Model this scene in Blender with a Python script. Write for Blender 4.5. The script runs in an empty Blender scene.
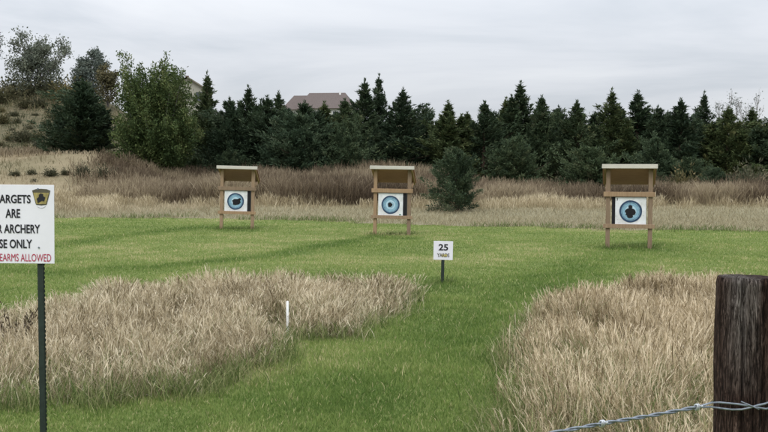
import bpy, math, random
import numpy as np
from mathutils import Vector, Matrix

R = math.radians
rng = np.random.default_rng(7)
random.seed(7)
scene = bpy.context.scene
col = scene.collection

# ------------------------------------------------------------------ camera model
F = 1000.0            # focal length in photo pixels (768 wide)
EYE = 1.70
PITCH = math.atan(44 / F)
CP, SP = math.cos(PITCH), math.sin(PITCH)


def ray(px, py):
    a, b = (px - 384) / F, (216 - py) / F
    return np.array([a, CP + b * SP, -SP + b * CP])


def at(px, py, Y):
    d = ray(px, py)
    t = Y / d[1]
    return Vector((d[0] * t, Y, EYE + d[2] * t))


def on_flat(px, py, z=0.0):
    d = ray(px, py)
    t = (z - EYE) / d[2]
    return Vector((d[0] * t, d[1] * t, z))


# ------------------------------------------------------------------ noise
def _hash(ix, iy, seed):
    h = (ix.astype(np.int64) * 374761393 + iy.astype(np.int64) * 668265263 + seed * 1442695041) & 0x7FFFFFFF
    h = ((h ^ (h >> 13)) * 1274126177) & 0x7FFFFFFF
    return ((h ^ (h >> 16)) & 0xFFFF) / 65535.0


def vnoise(x, y, seed=0):
    x = np.asarray(x, float); y = np.asarray(y, float)
    ix, iy = np.floor(x), np.floor(y)
    fx, fy = x - ix, y - iy
    fx = fx * fx * (3 - 2 * fx); fy = fy * fy * (3 - 2 * fy)
    a = _hash(ix, iy, seed); b = _hash(ix + 1, iy, seed)
    c = _hash(ix, iy + 1, seed); d = _hash(ix + 1, iy + 1, seed)
    return (a * (1 - fx) + b * fx) * (1 - fy) + (c * (1 - fx) + d * fx) * fy


def fbm(x, y, seed=0, octv=4):
    s, a, n = 0, 0.5, 0
    for o in range(octv):
        s = s + a * vnoise(np.asarray(x) * 2 ** o, np.asarray(y) * 2 ** o, seed + o * 17)
        n += a; a *= 0.5
    return s / n


def sstep(a, b, x):
    t = np.clip((np.asarray(x, float) - a) / (b - a), 0, 1)
    return t * t * (3 - 2 * t)


# ------------------------------------------------------------------ terrain
RP = np.array([(-200, 0), (37, 0), (46, .25), (52, .5), (60, 1.0), (80, 2.2), (120, 5), (180, 10.2), (240, 12), (900, 15)], float)
LP = np.array([(-200, 0), (37, 0), (43, .12), (47, .7), (51, 1.7), (55, 2.5), (60, 2.45), (66, 3.0), (75, 5.1), (90, 8.3), (100, 9.0), (180, 10.6), (240, 12), (900, 15)], float)


def zg(x, y):
    x = np.asarray(x, float); y = np.asarray(y, float)
    u = x / np.maximum(y, 1.0)
    w = sstep(-0.19, -0.29, u)
    z = np.interp(y, RP[:, 0], RP[:, 1]) * (1 - w) + np.interp(y, LP[:, 0], LP[:, 1]) * w
    far = sstep(38, 60, y)
    z = z + far * (fbm(x / 7, y / 7, 3) - 0.5) * 0.8 + sstep(60, 90, y) * (fbm(x / 20, y / 20, 5) - .5) * 1.0
    z = z + (fbm(x / 1.7, y / 1.7, 9, 3) - 0.5) * 0.05
    return z


def zg1(x, y):
    return float(zg(np.array([x]), np.array([y]))[0])


# ------------------------------------------------------------------ zones
def poly_sd(poly, x, y):
    """signed distance, positive inside"""
    P = np.array(poly, float)
    inside = np.zeros(x.shape, bool)
    dmin = np.full(x.shape, 1e9)
    n = len(P)
    for i in range(n):
        x1, y1 = P[i]; x2, y2 = P[(i + 1) % n]
        if y1 != y2:
            c = ((y1 > y) != (y2 > y)) & (x < (x2 - x1) * (y - y1) / (y2 - y1) + x1)
            inside ^= c
        dx, dy = x2 - x1, y2 - y1
        t = np.clip(((x - x1) * dx + (y - y1) * dy) / (dx * dx + dy * dy + 1e-12), 0, 1)
        dmin = np.minimum(dmin, np.hypot(x - x1 - t * dx, y - y1 - t * dy))
    return np.where(inside, dmin, -dmin)


def pd(px, d):
    return ((px - 384) / F * d, d)


def gp(px, py):
    v = on_flat(px, py)
    return (v.x, v.y)


POLY_L = [gp(-150, 412), gp(0, 405), gp(100, 402), gp(180, 388), gp(240, 368), gp(290, 344), gp(330, 334), gp(385, 313), gp(408, 300),
          pd(410, 14.2), pd(370, 14.0), pd(300, 13.3), pd(200, 13.4), pd(110, 12.6), pd(75, 11.9), pd(0, 10.5), pd(-150, 9.9)]
POLY_R = [gp(530, 445), gp(527, 405), gp(532, 375), gp(541, 347), gp(551, 329), gp(568, 317), gp(585, 311), pd(600, 12.9), pd(720, 13.3), pd(1000, 13.6),
          (7.5, 9.0), (5.5, 4.4), (1.0, 4.4)]
EDGE = np.array([(-600, 37.8), (0, 37.4), (200, 36.6), (330, 34.6), (400, 32.8), (500, 31.2), (640, 29.0), (768, 28.5), (1400, 28.5)])
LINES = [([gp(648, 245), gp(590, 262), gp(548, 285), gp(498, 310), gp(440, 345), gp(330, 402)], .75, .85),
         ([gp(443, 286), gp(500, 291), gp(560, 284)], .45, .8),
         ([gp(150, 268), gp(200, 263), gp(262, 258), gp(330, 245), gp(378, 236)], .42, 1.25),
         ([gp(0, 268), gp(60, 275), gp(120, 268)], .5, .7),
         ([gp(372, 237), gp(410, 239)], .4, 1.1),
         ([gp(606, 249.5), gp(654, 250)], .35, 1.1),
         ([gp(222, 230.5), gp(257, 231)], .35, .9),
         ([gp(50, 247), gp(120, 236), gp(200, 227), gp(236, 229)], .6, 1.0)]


def line_d(pts, x, y):
    d = np.full(np.shape(x), 1e9)
    for (x1, y1), (x2, y2) in zip(pts[:-1], pts[1:]):
        dx, dy = x2 - x1, y2 - y1
        t = np.clip(((x - x1) * dx + (y - y1) * dy) / (dx * dx + dy * dy), 0, 1)
        d = np.minimum(d, np.hypot(x - x1 - t * dx, y - y1 - t * dy))
    return d


def zones(x, y):
    nz = (fbm(x / .9, y / .9, 21, 3) - .5)
    sl = poly_sd(POLY_L, x, y) + nz * .9
    sr = poly_sd(POLY_R, x, y) + nz * (.3 + .4 * sstep(7, 11, y))
    px = 384 + F * x / np.maximum(y, 1)
    edge = np.interp(px, EDGE[:, 0], EDGE[:, 1])
    e = (edge - y) + nz * 2.2
    patch = np.maximum(sl, sr)
    lawn = sstep(-.25, .25, e) * (1 - sstep(-.25, .15, patch))
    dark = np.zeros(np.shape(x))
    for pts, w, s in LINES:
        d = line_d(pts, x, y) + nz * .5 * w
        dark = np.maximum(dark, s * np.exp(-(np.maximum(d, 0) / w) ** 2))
    return lawn, sl, sr, e, dark


# ------------------------------------------------------------------ mesh helpers
def mk_mesh(name, verts, quads=None, tris=None, attrs=None, smooth=False, nrm=None):
    me = bpy.data.meshes.new(name)
    verts = np.ascontiguousarray(verts, np.float32)
    loops, starts, tot = [], [], 0
    for f, k in ((quads, 4), (tris, 3)):
        if f is not None and len(f):
            f = np.ascontiguousarray(f, np.int32)
            loops.append(f.ravel()); starts.append(tot + np.arange(len(f)) * k); tot += f.size
    loops = np.concatenate(loops).astype(np.int32); starts = np.concatenate(starts).astype(np.int32)
    me.vertices.add(len(verts)); me.vertices.foreach_set('co', verts.ravel())
    me.loops.add(len(loops)); me.loops.foreach_set('vertex_index', loops)
    me.polygons.add(len(starts)); me.polygons.foreach_set('loop_start', starts)
    me.update(calc_edges=True)
    if smooth:
        me.polygons.foreach_set('use_smooth', np.ones(len(starts), bool))
    for k, v in (attrs or {}).items():
        a = me.attributes.new(k, 'FLOAT', 'POINT')
        a.data.foreach_set('value', np.ascontiguousarray(v, np.float32))
    me.validate()
    return me


def link(name, me, mat=None, parent=None, loc=None, rot=None):
    o = bpy.data.objects.new(name, me)
    col.objects.link(o)
    if mat is not None:
        me.materials.append(mat)
    if parent is not None:
        o.parent = parent
    if loc is not None:
        o.location = loc
    if rot is not None:
        o.rotation_euler = rot
    return o


def tag(o, label, cat=None, group=None, kind=None):
    o['label'] = label
    if cat: o['category'] = cat
    if group: o['group'] = group
    if kind: o['kind'] = kind
    return o


def empty(name, loc=(0, 0, 0), rot=(0, 0, 0)):
    o = bpy.data.objects.new(name, None)
    o.empty_display_size = .2
    col.objects.link(o)
    o.location = loc; o.rotation_euler = rot
    return o


class MB:
    """collects shapes into one mesh"""
    def __init__(s):
        s.v, s.f = [], []

    def add(s, vs, fs):
        b = len(s.v)
        s.v += [tuple(v) for v in vs]
        s.f += [tuple(i + b for i in f) for f in fs]
        return s

    def box(s, lo, hi, M=None):
        x0, y0, z0 = lo; x1, y1, z1 = hi
        vs = [Vector(p) for p in ((x0, y0, z0), (x1, y0, z0), (x1, y1, z0), (x0, y1, z0), (x0, y0, z1), (x1, y0, z1), (x1, y1, z1), (x0, y1, z1))]
        if M is not None:
            vs = [M @ v for v in vs]
        return s.add(vs, [(3, 2, 1, 0), (4, 5, 6, 7), (0, 1, 5, 4), (1, 2, 6, 5), (2, 3, 7, 6), (3, 0, 4, 7)])

    def bar(s, a, b, w, t):
        """box beam from a to b, section w x t"""
        a, b = Vector(a), Vector(b)
        d = (b - a); L = d.length; d.normalize()
        q = d.to_track_quat('Z', 'Y').to_matrix().to_4x4()
        return s.box((-w / 2, -t / 2, 0), (w / 2, t / 2, L), Matrix.Translation(a) @ q)

    def tube(s, pts, rad, seg=8, cap=True):
        pts = [Vector(p) for p in pts]
        if not hasattr(rad, '__len__'): rad = [rad] * len(pts)
        vs, fs = [], []
        ref = Vector((0, 0, 1))
        for i, p in enumerate(pts):
            t = (pts[min(i + 1, len(pts) - 1)] - pts[max(i - 1, 0)]).normalized()
            if i == 0:
                ref = t.orthogonal().normalized()
            a = (ref - t * ref.dot(t)).normalized(); b = t.cross(a); ref = a
            for k in range(seg):
                an = 2 * math.pi * k / seg
                vs.append(p + (a * math.cos(an) + b * math.sin(an)) * rad[i])
        for i in range(len(pts) - 1):
            for k in range(seg):
                k2 = (k + 1) % seg
                fs.append((i * seg + k, i * seg + k2, (i + 1) * seg + k2, (i + 1) * seg + k))
        if cap:
            fs.append(tuple(range(seg - 1, -1, -1)))
            fs.append(tuple((len(pts) - 1) * seg + k for k in range(seg)))
        return s.add(vs, fs)

    def disc(s, c, r0, r1, seg=48, y=0.0, wob=0.0, seed=0):
        """annulus in the XZ plane facing -Y"""
        rr = random.Random(seed)
        vs, fs = [], []
        ph = [rr.uniform(0, 6.28) for _ in range(3)]
        for k in range(seg):
            a = 2 * math.pi * k / seg
            w = 1 + wob * (math.sin(3 * a + ph[0]) + .7 * math.sin(5 * a + ph[1]) + .5 * math.sin(9 * a + ph[2]))
            for r in (r0, r1):
                vs.append((c[0] + math.cos(a) * r * w, y, c[1] + math.sin(a) * r * w))
        for k in range(seg):
            a, b = 2 * k, 2 * ((k + 1) % seg)
            if r0 > 0:
                fs.append((a, a + 1, b + 1, b))
            else:
                fs.append((a, a + 1, b + 1))
        return s.add(vs, fs)

    def slab(s, outline, y0, y1):
        """outline in XZ, extruded in y"""
        n = len(outline)
        vs = [(x, y0, z) for x, z in outline] + [(x, y1, z) for x, z in outline]
        fs = [tuple(range(n)), tuple(range(2 * n - 1, n - 1, -1))]
        fs += [(i, i + n, (i + 1) % n + n, (i + 1) % n) for i in range(n)]
        return s.add(vs, fs)

    def build(s, name, mat, parent=None, smooth=False, bevel=0.0, **kw):
        me = bpy.data.meshes.new(name)
        me.from_pydata(s.v, [], s.f); me.update()
        if smooth:
            me.polygons.foreach_set('use_smooth', [True] * len(me.polygons))
        o = link(name, me, mat, parent, **kw)
        if bevel:
            m = o.modifiers.new('bevel', 'BEVEL'); m.width = bevel; m.segments = 2; m.limit_method = 'ANGLE'
        return o


# ------------------------------------------------------------------ materials
def new_mat(name, rough=.9, spec=.2):
    m = bpy.data.materials.new(name); m.use_nodes = True
    nt = m.node_tree; b = nt.nodes['Principled BSDF']
    b.inputs['Roughness'].default_value = rough
    b.inputs['Specular IOR Level'].default_value = spec
    return m, nt, b


def N(nt, typ, **kw):
    n = nt.nodes.new(typ)
    for k, v in kw.items():
        setattr(n, k, v)
    return n


def ramp(nt, fac, stops, interp='LINEAR'):
    r = N(nt, 'ShaderNodeValToRGB'); cr = r.color_ramp; cr.interpolation = interp
    while len(cr.elements) < len(stops): cr.elements.new(0.5)
    for e, (p, c) in zip(cr.elements, stops):
        e.position = p; e.color = (*c, 1)
    nt.links.new(fac, r.inputs['Fac'])
    return r.outputs['Color']


def noise(nt, scale, detail=5, rough=.6, vec=None, dist=0.0):
    n = N(nt, 'ShaderNodeTexNoise')
    n.inputs['Scale'].default_value = scale; n.inputs['Detail'].default_value = detail
    n.inputs['Roughness'].default_value = rough; n.inputs['Distortion'].default_value = dist
    if vec is not None: nt.links.new(vec, n.inputs['Vector'])
    return n.outputs['Fac']


def mixc(nt, fac, a, b, mode='MIX'):
    m = N(nt, 'ShaderNodeMix', data_type='RGBA', blend_type=mode)
    for sock, v in ((m.inputs[0], fac), (m.inputs[6], a), (m.inputs[7], b)):
        if hasattr(v, 'is_output') or hasattr(v, 'links'):
            nt.links.new(v, sock)
        elif isinstance(v, (int, float)):
            sock.default_value = v
        else:
            sock.default_value = (*v, 1)
    return m.outputs[2]


def mathn(nt, op, a, b=None):
    m = N(nt, 'ShaderNodeMath', operation=op)
    for i, v in enumerate((a, b)):
        if v is None: continue
        if isinstance(v, (int, float)): m.inputs[i].default_value = v
        else: nt.links.new(v, m.inputs[i])
    return m.outputs[0]


def attr(nt, name):
    a = N(nt, 'ShaderNodeAttribute'); a.attribute_name = name
    return a.outputs['Fac']


def obj_coord(nt, scale=(1, 1, 1), kind='Object'):
    t = N(nt, 'ShaderNodeTexCoord'); mp = N(nt, 'ShaderNodeMapping')
    mp.inputs['Scale'].default_value = scale
    nt.links.new(t.outputs[kind], mp.inputs['Vector'])
    return mp.outputs['Vector']


def bump(nt, b, h, strength=.5, dist=.01):
    n = N(nt, 'ShaderNodeBump'); n.inputs['Strength'].default_value = strength; n.inputs['Distance'].default_value = dist
    nt.links.new(h, n.inputs['Height']); nt.links.new(n.outputs['Normal'], b.inputs['Normal'])


def blade_mat(name, stops, base=None, transl=.35, tint=None):
    """leaf material: colour from the per-leaf value cv; 'tv' runs 0..1 up the blade"""
    m, nt, b = new_mat(name, .75, .15)
    c = ramp(nt, attr(nt, 'cv'), stops)
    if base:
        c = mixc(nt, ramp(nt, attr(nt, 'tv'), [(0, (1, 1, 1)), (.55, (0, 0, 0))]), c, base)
    if tint:
        oi = N(nt, 'ShaderNodeObjectInfo')
        tn = ramp(nt, oi.outputs['Random'], [(0, tint[0]), (.5, (1, 1, 1)), (1, tint[1])])
        c = mixc(nt, 1.0, c, tn, 'MULTIPLY')
    nt.links.new(c, b.inputs['Base Color'])
    if transl:
        t = N(nt, 'ShaderNodeBsdfTranslucent'); nt.links.new(c, t.inputs['Color'])
        mx = N(nt, 'ShaderNodeMixShader'); mx.inputs[0].default_value = transl
        nt.links.new(b.outputs[0], mx.inputs[1]); nt.links.new(t.outputs[0], mx.inputs[2])
        nt.links.new(mx.outputs[0], nt.nodes['Material Output'].inputs['Surface'])
    return m


def plain(name, c, var=.12, rough=.8, scale=20, spec=.3, metallic=0, bmp=0):
    m, nt, b = new_mat(name, rough, spec)
    v = obj_coord(nt)
    n = noise(nt, scale, 6, .65, v)
    lo = tuple(x * (1 - var) for x in c); hi = tuple(min(1, x * (1 + var)) for x in c)
    nt.links.new(ramp(nt, n, [(.3, lo), (.7, hi)]), b.inputs['Base Color'])
    b.inputs['Metallic'].default_value = metallic
    if bmp: bump(nt, b, n, bmp, .005)
    return m


def timber(name, a, bcol, grain=(14, 14, 1.2)):
    m, nt, b = new_mat(name, .85, .2)
    v = obj_coord(nt, grain)
    n = noise(nt, 3, 8, .7, v, .6)
    big = noise(nt, 2.2, 3, .5, obj_coord(nt))
    c = ramp(nt, n, [(.25, a), (.75, bcol)])
    c = mixc(nt, mathn(nt, 'MULTIPLY', big, .5), c, tuple(x * .55 for x in a))
    oi = N(nt, 'ShaderNodeObjectInfo')
    c = mixc(nt, 1.0, c, ramp(nt, oi.outputs['Random'], [(0, (.74, .76, .80)), (.5, (1, 1, 1)), (1, (1.12, 1.06, .96))]), 'MULTIPLY')
    nt.links.new(c, b.inputs['Base Color']); bump(nt, b, n, .4, .004)
    return m


M_TIMBER = timber('weathered_timber', (.245, .16, .098), (.46, .335, .22))
M_FASCIA = timber('pale_fascia', (.54, .51, .44), (.74, .70, .62), (2, 14, 14))
M_ROOF = timber('roof_boards', (.32, .17, .165), (.50, .30, .28), (2, 14, 14))
M_WHITE = plain('white_sign_sheet', (.77, .755, .80), .04, .45, 6)
M_PAPER = plain('white_target_face', (.74, .75, .77), .1, .8, 8)
_nt = M_PAPER.node_tree; _b = _nt.nodes['Principled BSDF']
_base = _b.inputs['Base Color'].links[0].from_socket
_vo = N(_nt, 'ShaderNodeTexVoronoi'); _vo.inputs['Scale'].default_value = 22
_nt.links.new(obj_coord(_nt), _vo.inputs['Vector'])
_hole = ramp(_nt, _vo.outputs['Distance'], [(.10, (.25, .25, .26)), (.16, (1, 1, 1))])
_st = ramp(_nt, noise(_nt, 3.5, 4, .6, obj_coord(_nt)), [(.35, (.84, .82, .78)), (.6, (1, 1, 1))])
_nt.links.new(mixc(_nt, 1.0, mixc(_nt, .7, _base, _hole, 'MULTIPLY'), _st, 'MULTIPLY'), _b.inputs['Base Color'])
M_BLACK = plain('black_foam', (.012, .012, .014), .3, .8, 20)
M_INK = plain('black_ink', (.018, .018, .022), .1, .6)
M_RED = plain('red_ink', (.42, .03, .07), .1, .6)
M_GOLD = plain('gold_ink', (.33, .27, .10), .3, .5, 40)
M_GREYINK = plain('grey_ink', (.5, .5, .53), .1, .6)
M_NAVY = plain('navy_ring', (.035, .065, .12), .35, .8, 14)
M_BLUE = plain('mid_blue_ring', (.23, .39, .50), .25, .8, 14)
M_LBLUE = plain('light_blue_ring', (.45, .61, .70), .18, .8, 14)
M_GREENSTEEL = plain('dark_green_steel', (.016, .026, .02), .3, .55, 30, .4)
M_PVC = plain('white_plastic', (.8, .8, .78), .06, .4, 20)
M_GALV = plain('galvanised_wire', (.21, .235, .265), .45, .5, 60, .5, .6)
M_ZINC = plain('bright_zinc', (.46, .48, .5), .2, .4, 60, .5, .5)
M_BARK = plain('cedar_bark', (.08, .055, .042), .4, .95, 12, .1, 0, .6)
M_GBARK = plain('grey_bark', (.17, .155, .145), .3, .95, 12, .1, 0, .6)
M_YELLOW = plain('yellow_ink', (.6, .5, .12), .2, .7)
M_LGREEN = plain('green_ink', (.08, .22, .15), .2, .7)


# weathered fence post
def post_mat():
    m, nt, b = new_mat('weathered_post', .92, .15)
    v = obj_coord(nt, (60, 60, 8))
    n1 = noise(nt, 2.2, 10, .74, v, 1.4)
    v2 = obj_coord(nt, (10, 10, 2.6))
    n2 = noise(nt, 1.3, 6, .65, v2, .4)
    dark = ramp(nt, n1, [(.37, (.009, .005, .004)), (.48, (.034, .020, .015)), (.57, (.092, .056, .042)), (.70, (.25, .18, .15))])
    grey = ramp(nt, n1, [(.38, (.010, .008, .007)), (.47, (.085, .07, .06)), (.62, (.36, .325, .30))])
    # bleached streak on the side of the post that faces the camera, strongest near the top
    tc = N(nt, 'ShaderNodeTexCoord'); sp = N(nt, 'ShaderNodeSeparateXYZ'); nt.links.new(tc.outputs['Object'], sp.inputs[0])
    hz = N(nt, 'ShaderNodeMapRange'); hz.inputs[1].default_value = 1.08; hz.inputs[2].default_value = 1.42
    nt.links.new(sp.outputs['Z'], hz.inputs[0])
    g = N(nt, 'ShaderNodeMapRange'); g.inputs[1].default_value = .012; g.inputs[2].default_value = .05
    g.inputs[3].default_value = 1; g.inputs[4].default_value = 0
    nt.links.new(mathn(nt, 'ABSOLUTE', mathn(nt, 'ADD', sp.outputs['X'], .022)), g.inputs[0])
    f = mathn(nt, 'MULTIPLY', mathn(nt, 'MULTIPLY', mathn(nt, 'POWER', hz.outputs[0], .6), mathn(nt, 'POWER', g.outputs[0], .8)),
              ramp(nt, n2, [(.3, (.15, .15, .15)), (.55, (1, 1, 1))]))
    c = mixc(nt, f, dark, grey)
    fis = noise(nt, 1.0, 5, .6, obj_coord(nt, (46, 46, 1.6)), .5)
    fl = ramp(nt, fis, [(.47, (1, 1, 1)), (.495, (.22, .17, .15)), (.52, (1, 1, 1))])
    c = mixc(nt, .85, c, fl, 'MULTIPLY')
    nt.links.new(c, b.inputs['Base Color']); bump(nt, b, mathn(nt, 'MULTIPLY', n1, fl), 1.0, .012)
    return m


M_POST = post_mat()


# ------------------------------------------------------------------ ground
def grid_axis(lo, d0, d1, hi, step):
    a = list(np.arange(d0, d1 + 1e-6, step)); s = step; x = d1
    while x < hi:
        s *= 1.1; x += s; a.append(x)
    s = step; x = d0; b = []
    while x > lo:
        s *= 1.1; x -= s; b.append(x)
    return np.array(b[::-1] + a)


gx = grid_axis(-700, -14, 14, 700, .2)
gy = grid_axis(-120, 3, 46, 900, .2)
GX, GY = np.meshgrid(gx, gy)
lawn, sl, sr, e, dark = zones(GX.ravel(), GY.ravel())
vx, vy = GX.ravel(), GY.ravel()
vz = zg(vx, vy)
nx, ny = len(gx), len(gy)
ii = (np.arange(ny - 1)[:, None] * nx + np.arange(nx - 1)[None, :]).ravel()
quads = np.stack([ii, ii + 1, ii + nx + 1, ii + nx], 1)
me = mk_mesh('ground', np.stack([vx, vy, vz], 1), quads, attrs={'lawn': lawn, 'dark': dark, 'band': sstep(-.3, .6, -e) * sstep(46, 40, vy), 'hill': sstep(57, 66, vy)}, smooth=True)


def ground_mat():
    m, nt, b = new_mat('ground_cover', .95, .1)
    v = obj_coord(nt)
    fine = noise(nt, 26, 6, .7, v); mid = noise(nt, 2.3, 5, .6, v); big = noise(nt, .35, 4, .55, v)
    tiny = noise(nt, 90, 3, .6, v)
    g = ramp(nt, fine, [(.25, (.085, .118, .033)), (.55, (.165, .205, .06)), (.8, (.26, .275, .11))])
    g2 = ramp(nt, mid, [(.3, (.10, .155, .035)), (.7, (.215, .245, .08))])
    green = mixc(nt, .45, g, g2)
    green = mixc(nt, mathn(nt, 'MULTIPLY', big, .3), green, (.20, .225, .075))
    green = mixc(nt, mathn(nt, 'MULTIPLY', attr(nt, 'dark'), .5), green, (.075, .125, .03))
    t = ramp(nt, fine, [(.25, (.15, .115, .068)), (.55, (.27, .22, .14)), (.8, (.38, .32, .215))])
    t2 = ramp(nt, big, [(.35, (.16, .15, .08)), (.62, (.34, .28, .18))])
    tan = mixc(nt, .45, t, t2)
    band = ramp(nt, fine, [(.25, (.165, .15, .09)), (.75, (.30, .28, .18))])
    tan = mixc(nt, mathn(nt, 'MULTIPLY', attr(nt, 'band'), .8), tan, band)
    tan = mixc(nt, mathn(nt, 'MULTIPLY', attr(nt, 'hill'), .85), tan, ramp(nt, mid, [(.38, (.045, .05, .024)), (.6, (.13, .108, .064))]))
    c = mixc(nt, attr(nt, 'lawn'), tan, green)
    nt.links.new(c, b.inputs['Base Color']); bump(nt, b, mixc(nt, .5, fine, tiny), .8, .05)
    return m


tag(link('ground', me, ground_mat()), 'mown green field rising to dry tan hills', kind='structure')


# ------------------------------------------------------------------ grass blades
def blades(x, y, z, h, w, lean, az, cv, prof, bend=1.6):
    """ribbon blades; prof = [(t, relative width)], last is the tip"""
    n = len(x); L = len(prof)
    yaw = rng.uniform(0, math.pi, n)
    sx, sy = np.cos(yaw), np.sin(yaw)
    dx, dy = np.cos(az), np.sin(az)
    V, TV = [], []
    for k, (t, wr) in enumerate(prof):
        off = lean * h * t ** bend
        zz = z + h * t * np.sqrt(np.maximum(0.15, 1 - (lean * t * .75) ** 2))
        cx, cy = x + dx * off, y + dy * off
        hw = w * wr / 2
        if k < L - 1:
            V.append(np.stack([cx - sx * hw, cy - sy * hw, zz], 1)); V.append(np.stack([cx + sx * hw, cy + sy * hw, zz], 1))
            TV += [t, t]
        else:
            V.append(np.stack([cx, cy, zz], 1)); TV += [t]
    m = len(V)
    verts = np.stack(V, 1).reshape(-1, 3)
    base = np.arange(n) * m
    Q = []
    for k in range(L - 2):
        a = base + 2 * k
        Q.append(np.stack([a, a + 1, a + 3, a + 2], 1))
    a = base + 2 * (L - 2)
    T = np.stack([a, a + 1, a + 2], 1)
    return verts, (np.concatenate(Q) if Q else np.zeros((0, 4), int)), T, np.repeat(cv, m), np.tile(np.array(TV), n)


def join(parts):
    V, Q, T, C, H = [], [], [], [], []
    o = 0
    for v, q, t, c, hh in parts:
        V.append(v); Q.append(q + o); T.append(t + o); C.append(c); H.append(hh); o += len(v)
    return np.concatenate(V), np.concatenate(Q), np.concatenate(T), np.concatenate(C), np.concatenate(H)


def scatter_view(n, y0, y1, power, margin=1.25, umin=-.384, umax=.384):
    """points with density falling as Y**-power inside (a little more than) the view wedge"""
    q = 2 - power  # pdf in Y ~ Y**(1-power)
    U = rng.random(n)
    if abs(q) < 1e-6:
        Y = y0 * (y1 / y0) ** U
    else:
        Y = (y0 ** q + U * (y1 ** q - y0 ** q)) ** (1 / q)
    u = rng.uniform(umin * margin, umax * margin, n)
    return u * Y, Y


# --- mown lawn
x, y = scatter_view(640000, 5.2, 38, 2.0)
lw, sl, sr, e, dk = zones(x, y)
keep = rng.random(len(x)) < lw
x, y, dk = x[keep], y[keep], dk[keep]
cl = fbm(x / .5, y / .5, 31, 3); big = fbm(x / 3.2, y / 3.2, 33, 3)
h = (.018 + .036 * cl + .03 * np.clip(dk, 0, 1) * rng.random(len(x))) * rng.uniform(.6, 1.3, len(x))
tall = rng.random(len(x)) < .012
h = np.where(tall, h * 2.0, h)
w = (.0028 + .00034 * y) * rng.uniform(.7, 1.4, len(x))
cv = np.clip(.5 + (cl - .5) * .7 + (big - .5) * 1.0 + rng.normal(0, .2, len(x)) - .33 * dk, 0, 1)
cv = np.where(rng.random(len(x)) < .035, rng.uniform(.85, 1, len(x)), cv)
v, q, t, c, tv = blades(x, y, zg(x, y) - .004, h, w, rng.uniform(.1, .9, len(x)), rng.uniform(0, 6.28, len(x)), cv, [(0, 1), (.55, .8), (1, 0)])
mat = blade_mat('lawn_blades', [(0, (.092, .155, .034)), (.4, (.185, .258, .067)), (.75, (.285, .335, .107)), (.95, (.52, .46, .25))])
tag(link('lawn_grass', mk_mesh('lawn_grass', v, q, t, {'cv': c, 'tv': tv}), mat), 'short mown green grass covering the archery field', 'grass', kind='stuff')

# --- tall dry grass patches
PROF_STALK = [(0, .6), (.5, .5), (.72, .55), (.84, 1.6), (.93, 1.25), (1, 0)]
PROF_LEAF = [(0, .9), (.35, 1.0), (.7, .7), (1, 0)]


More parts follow.
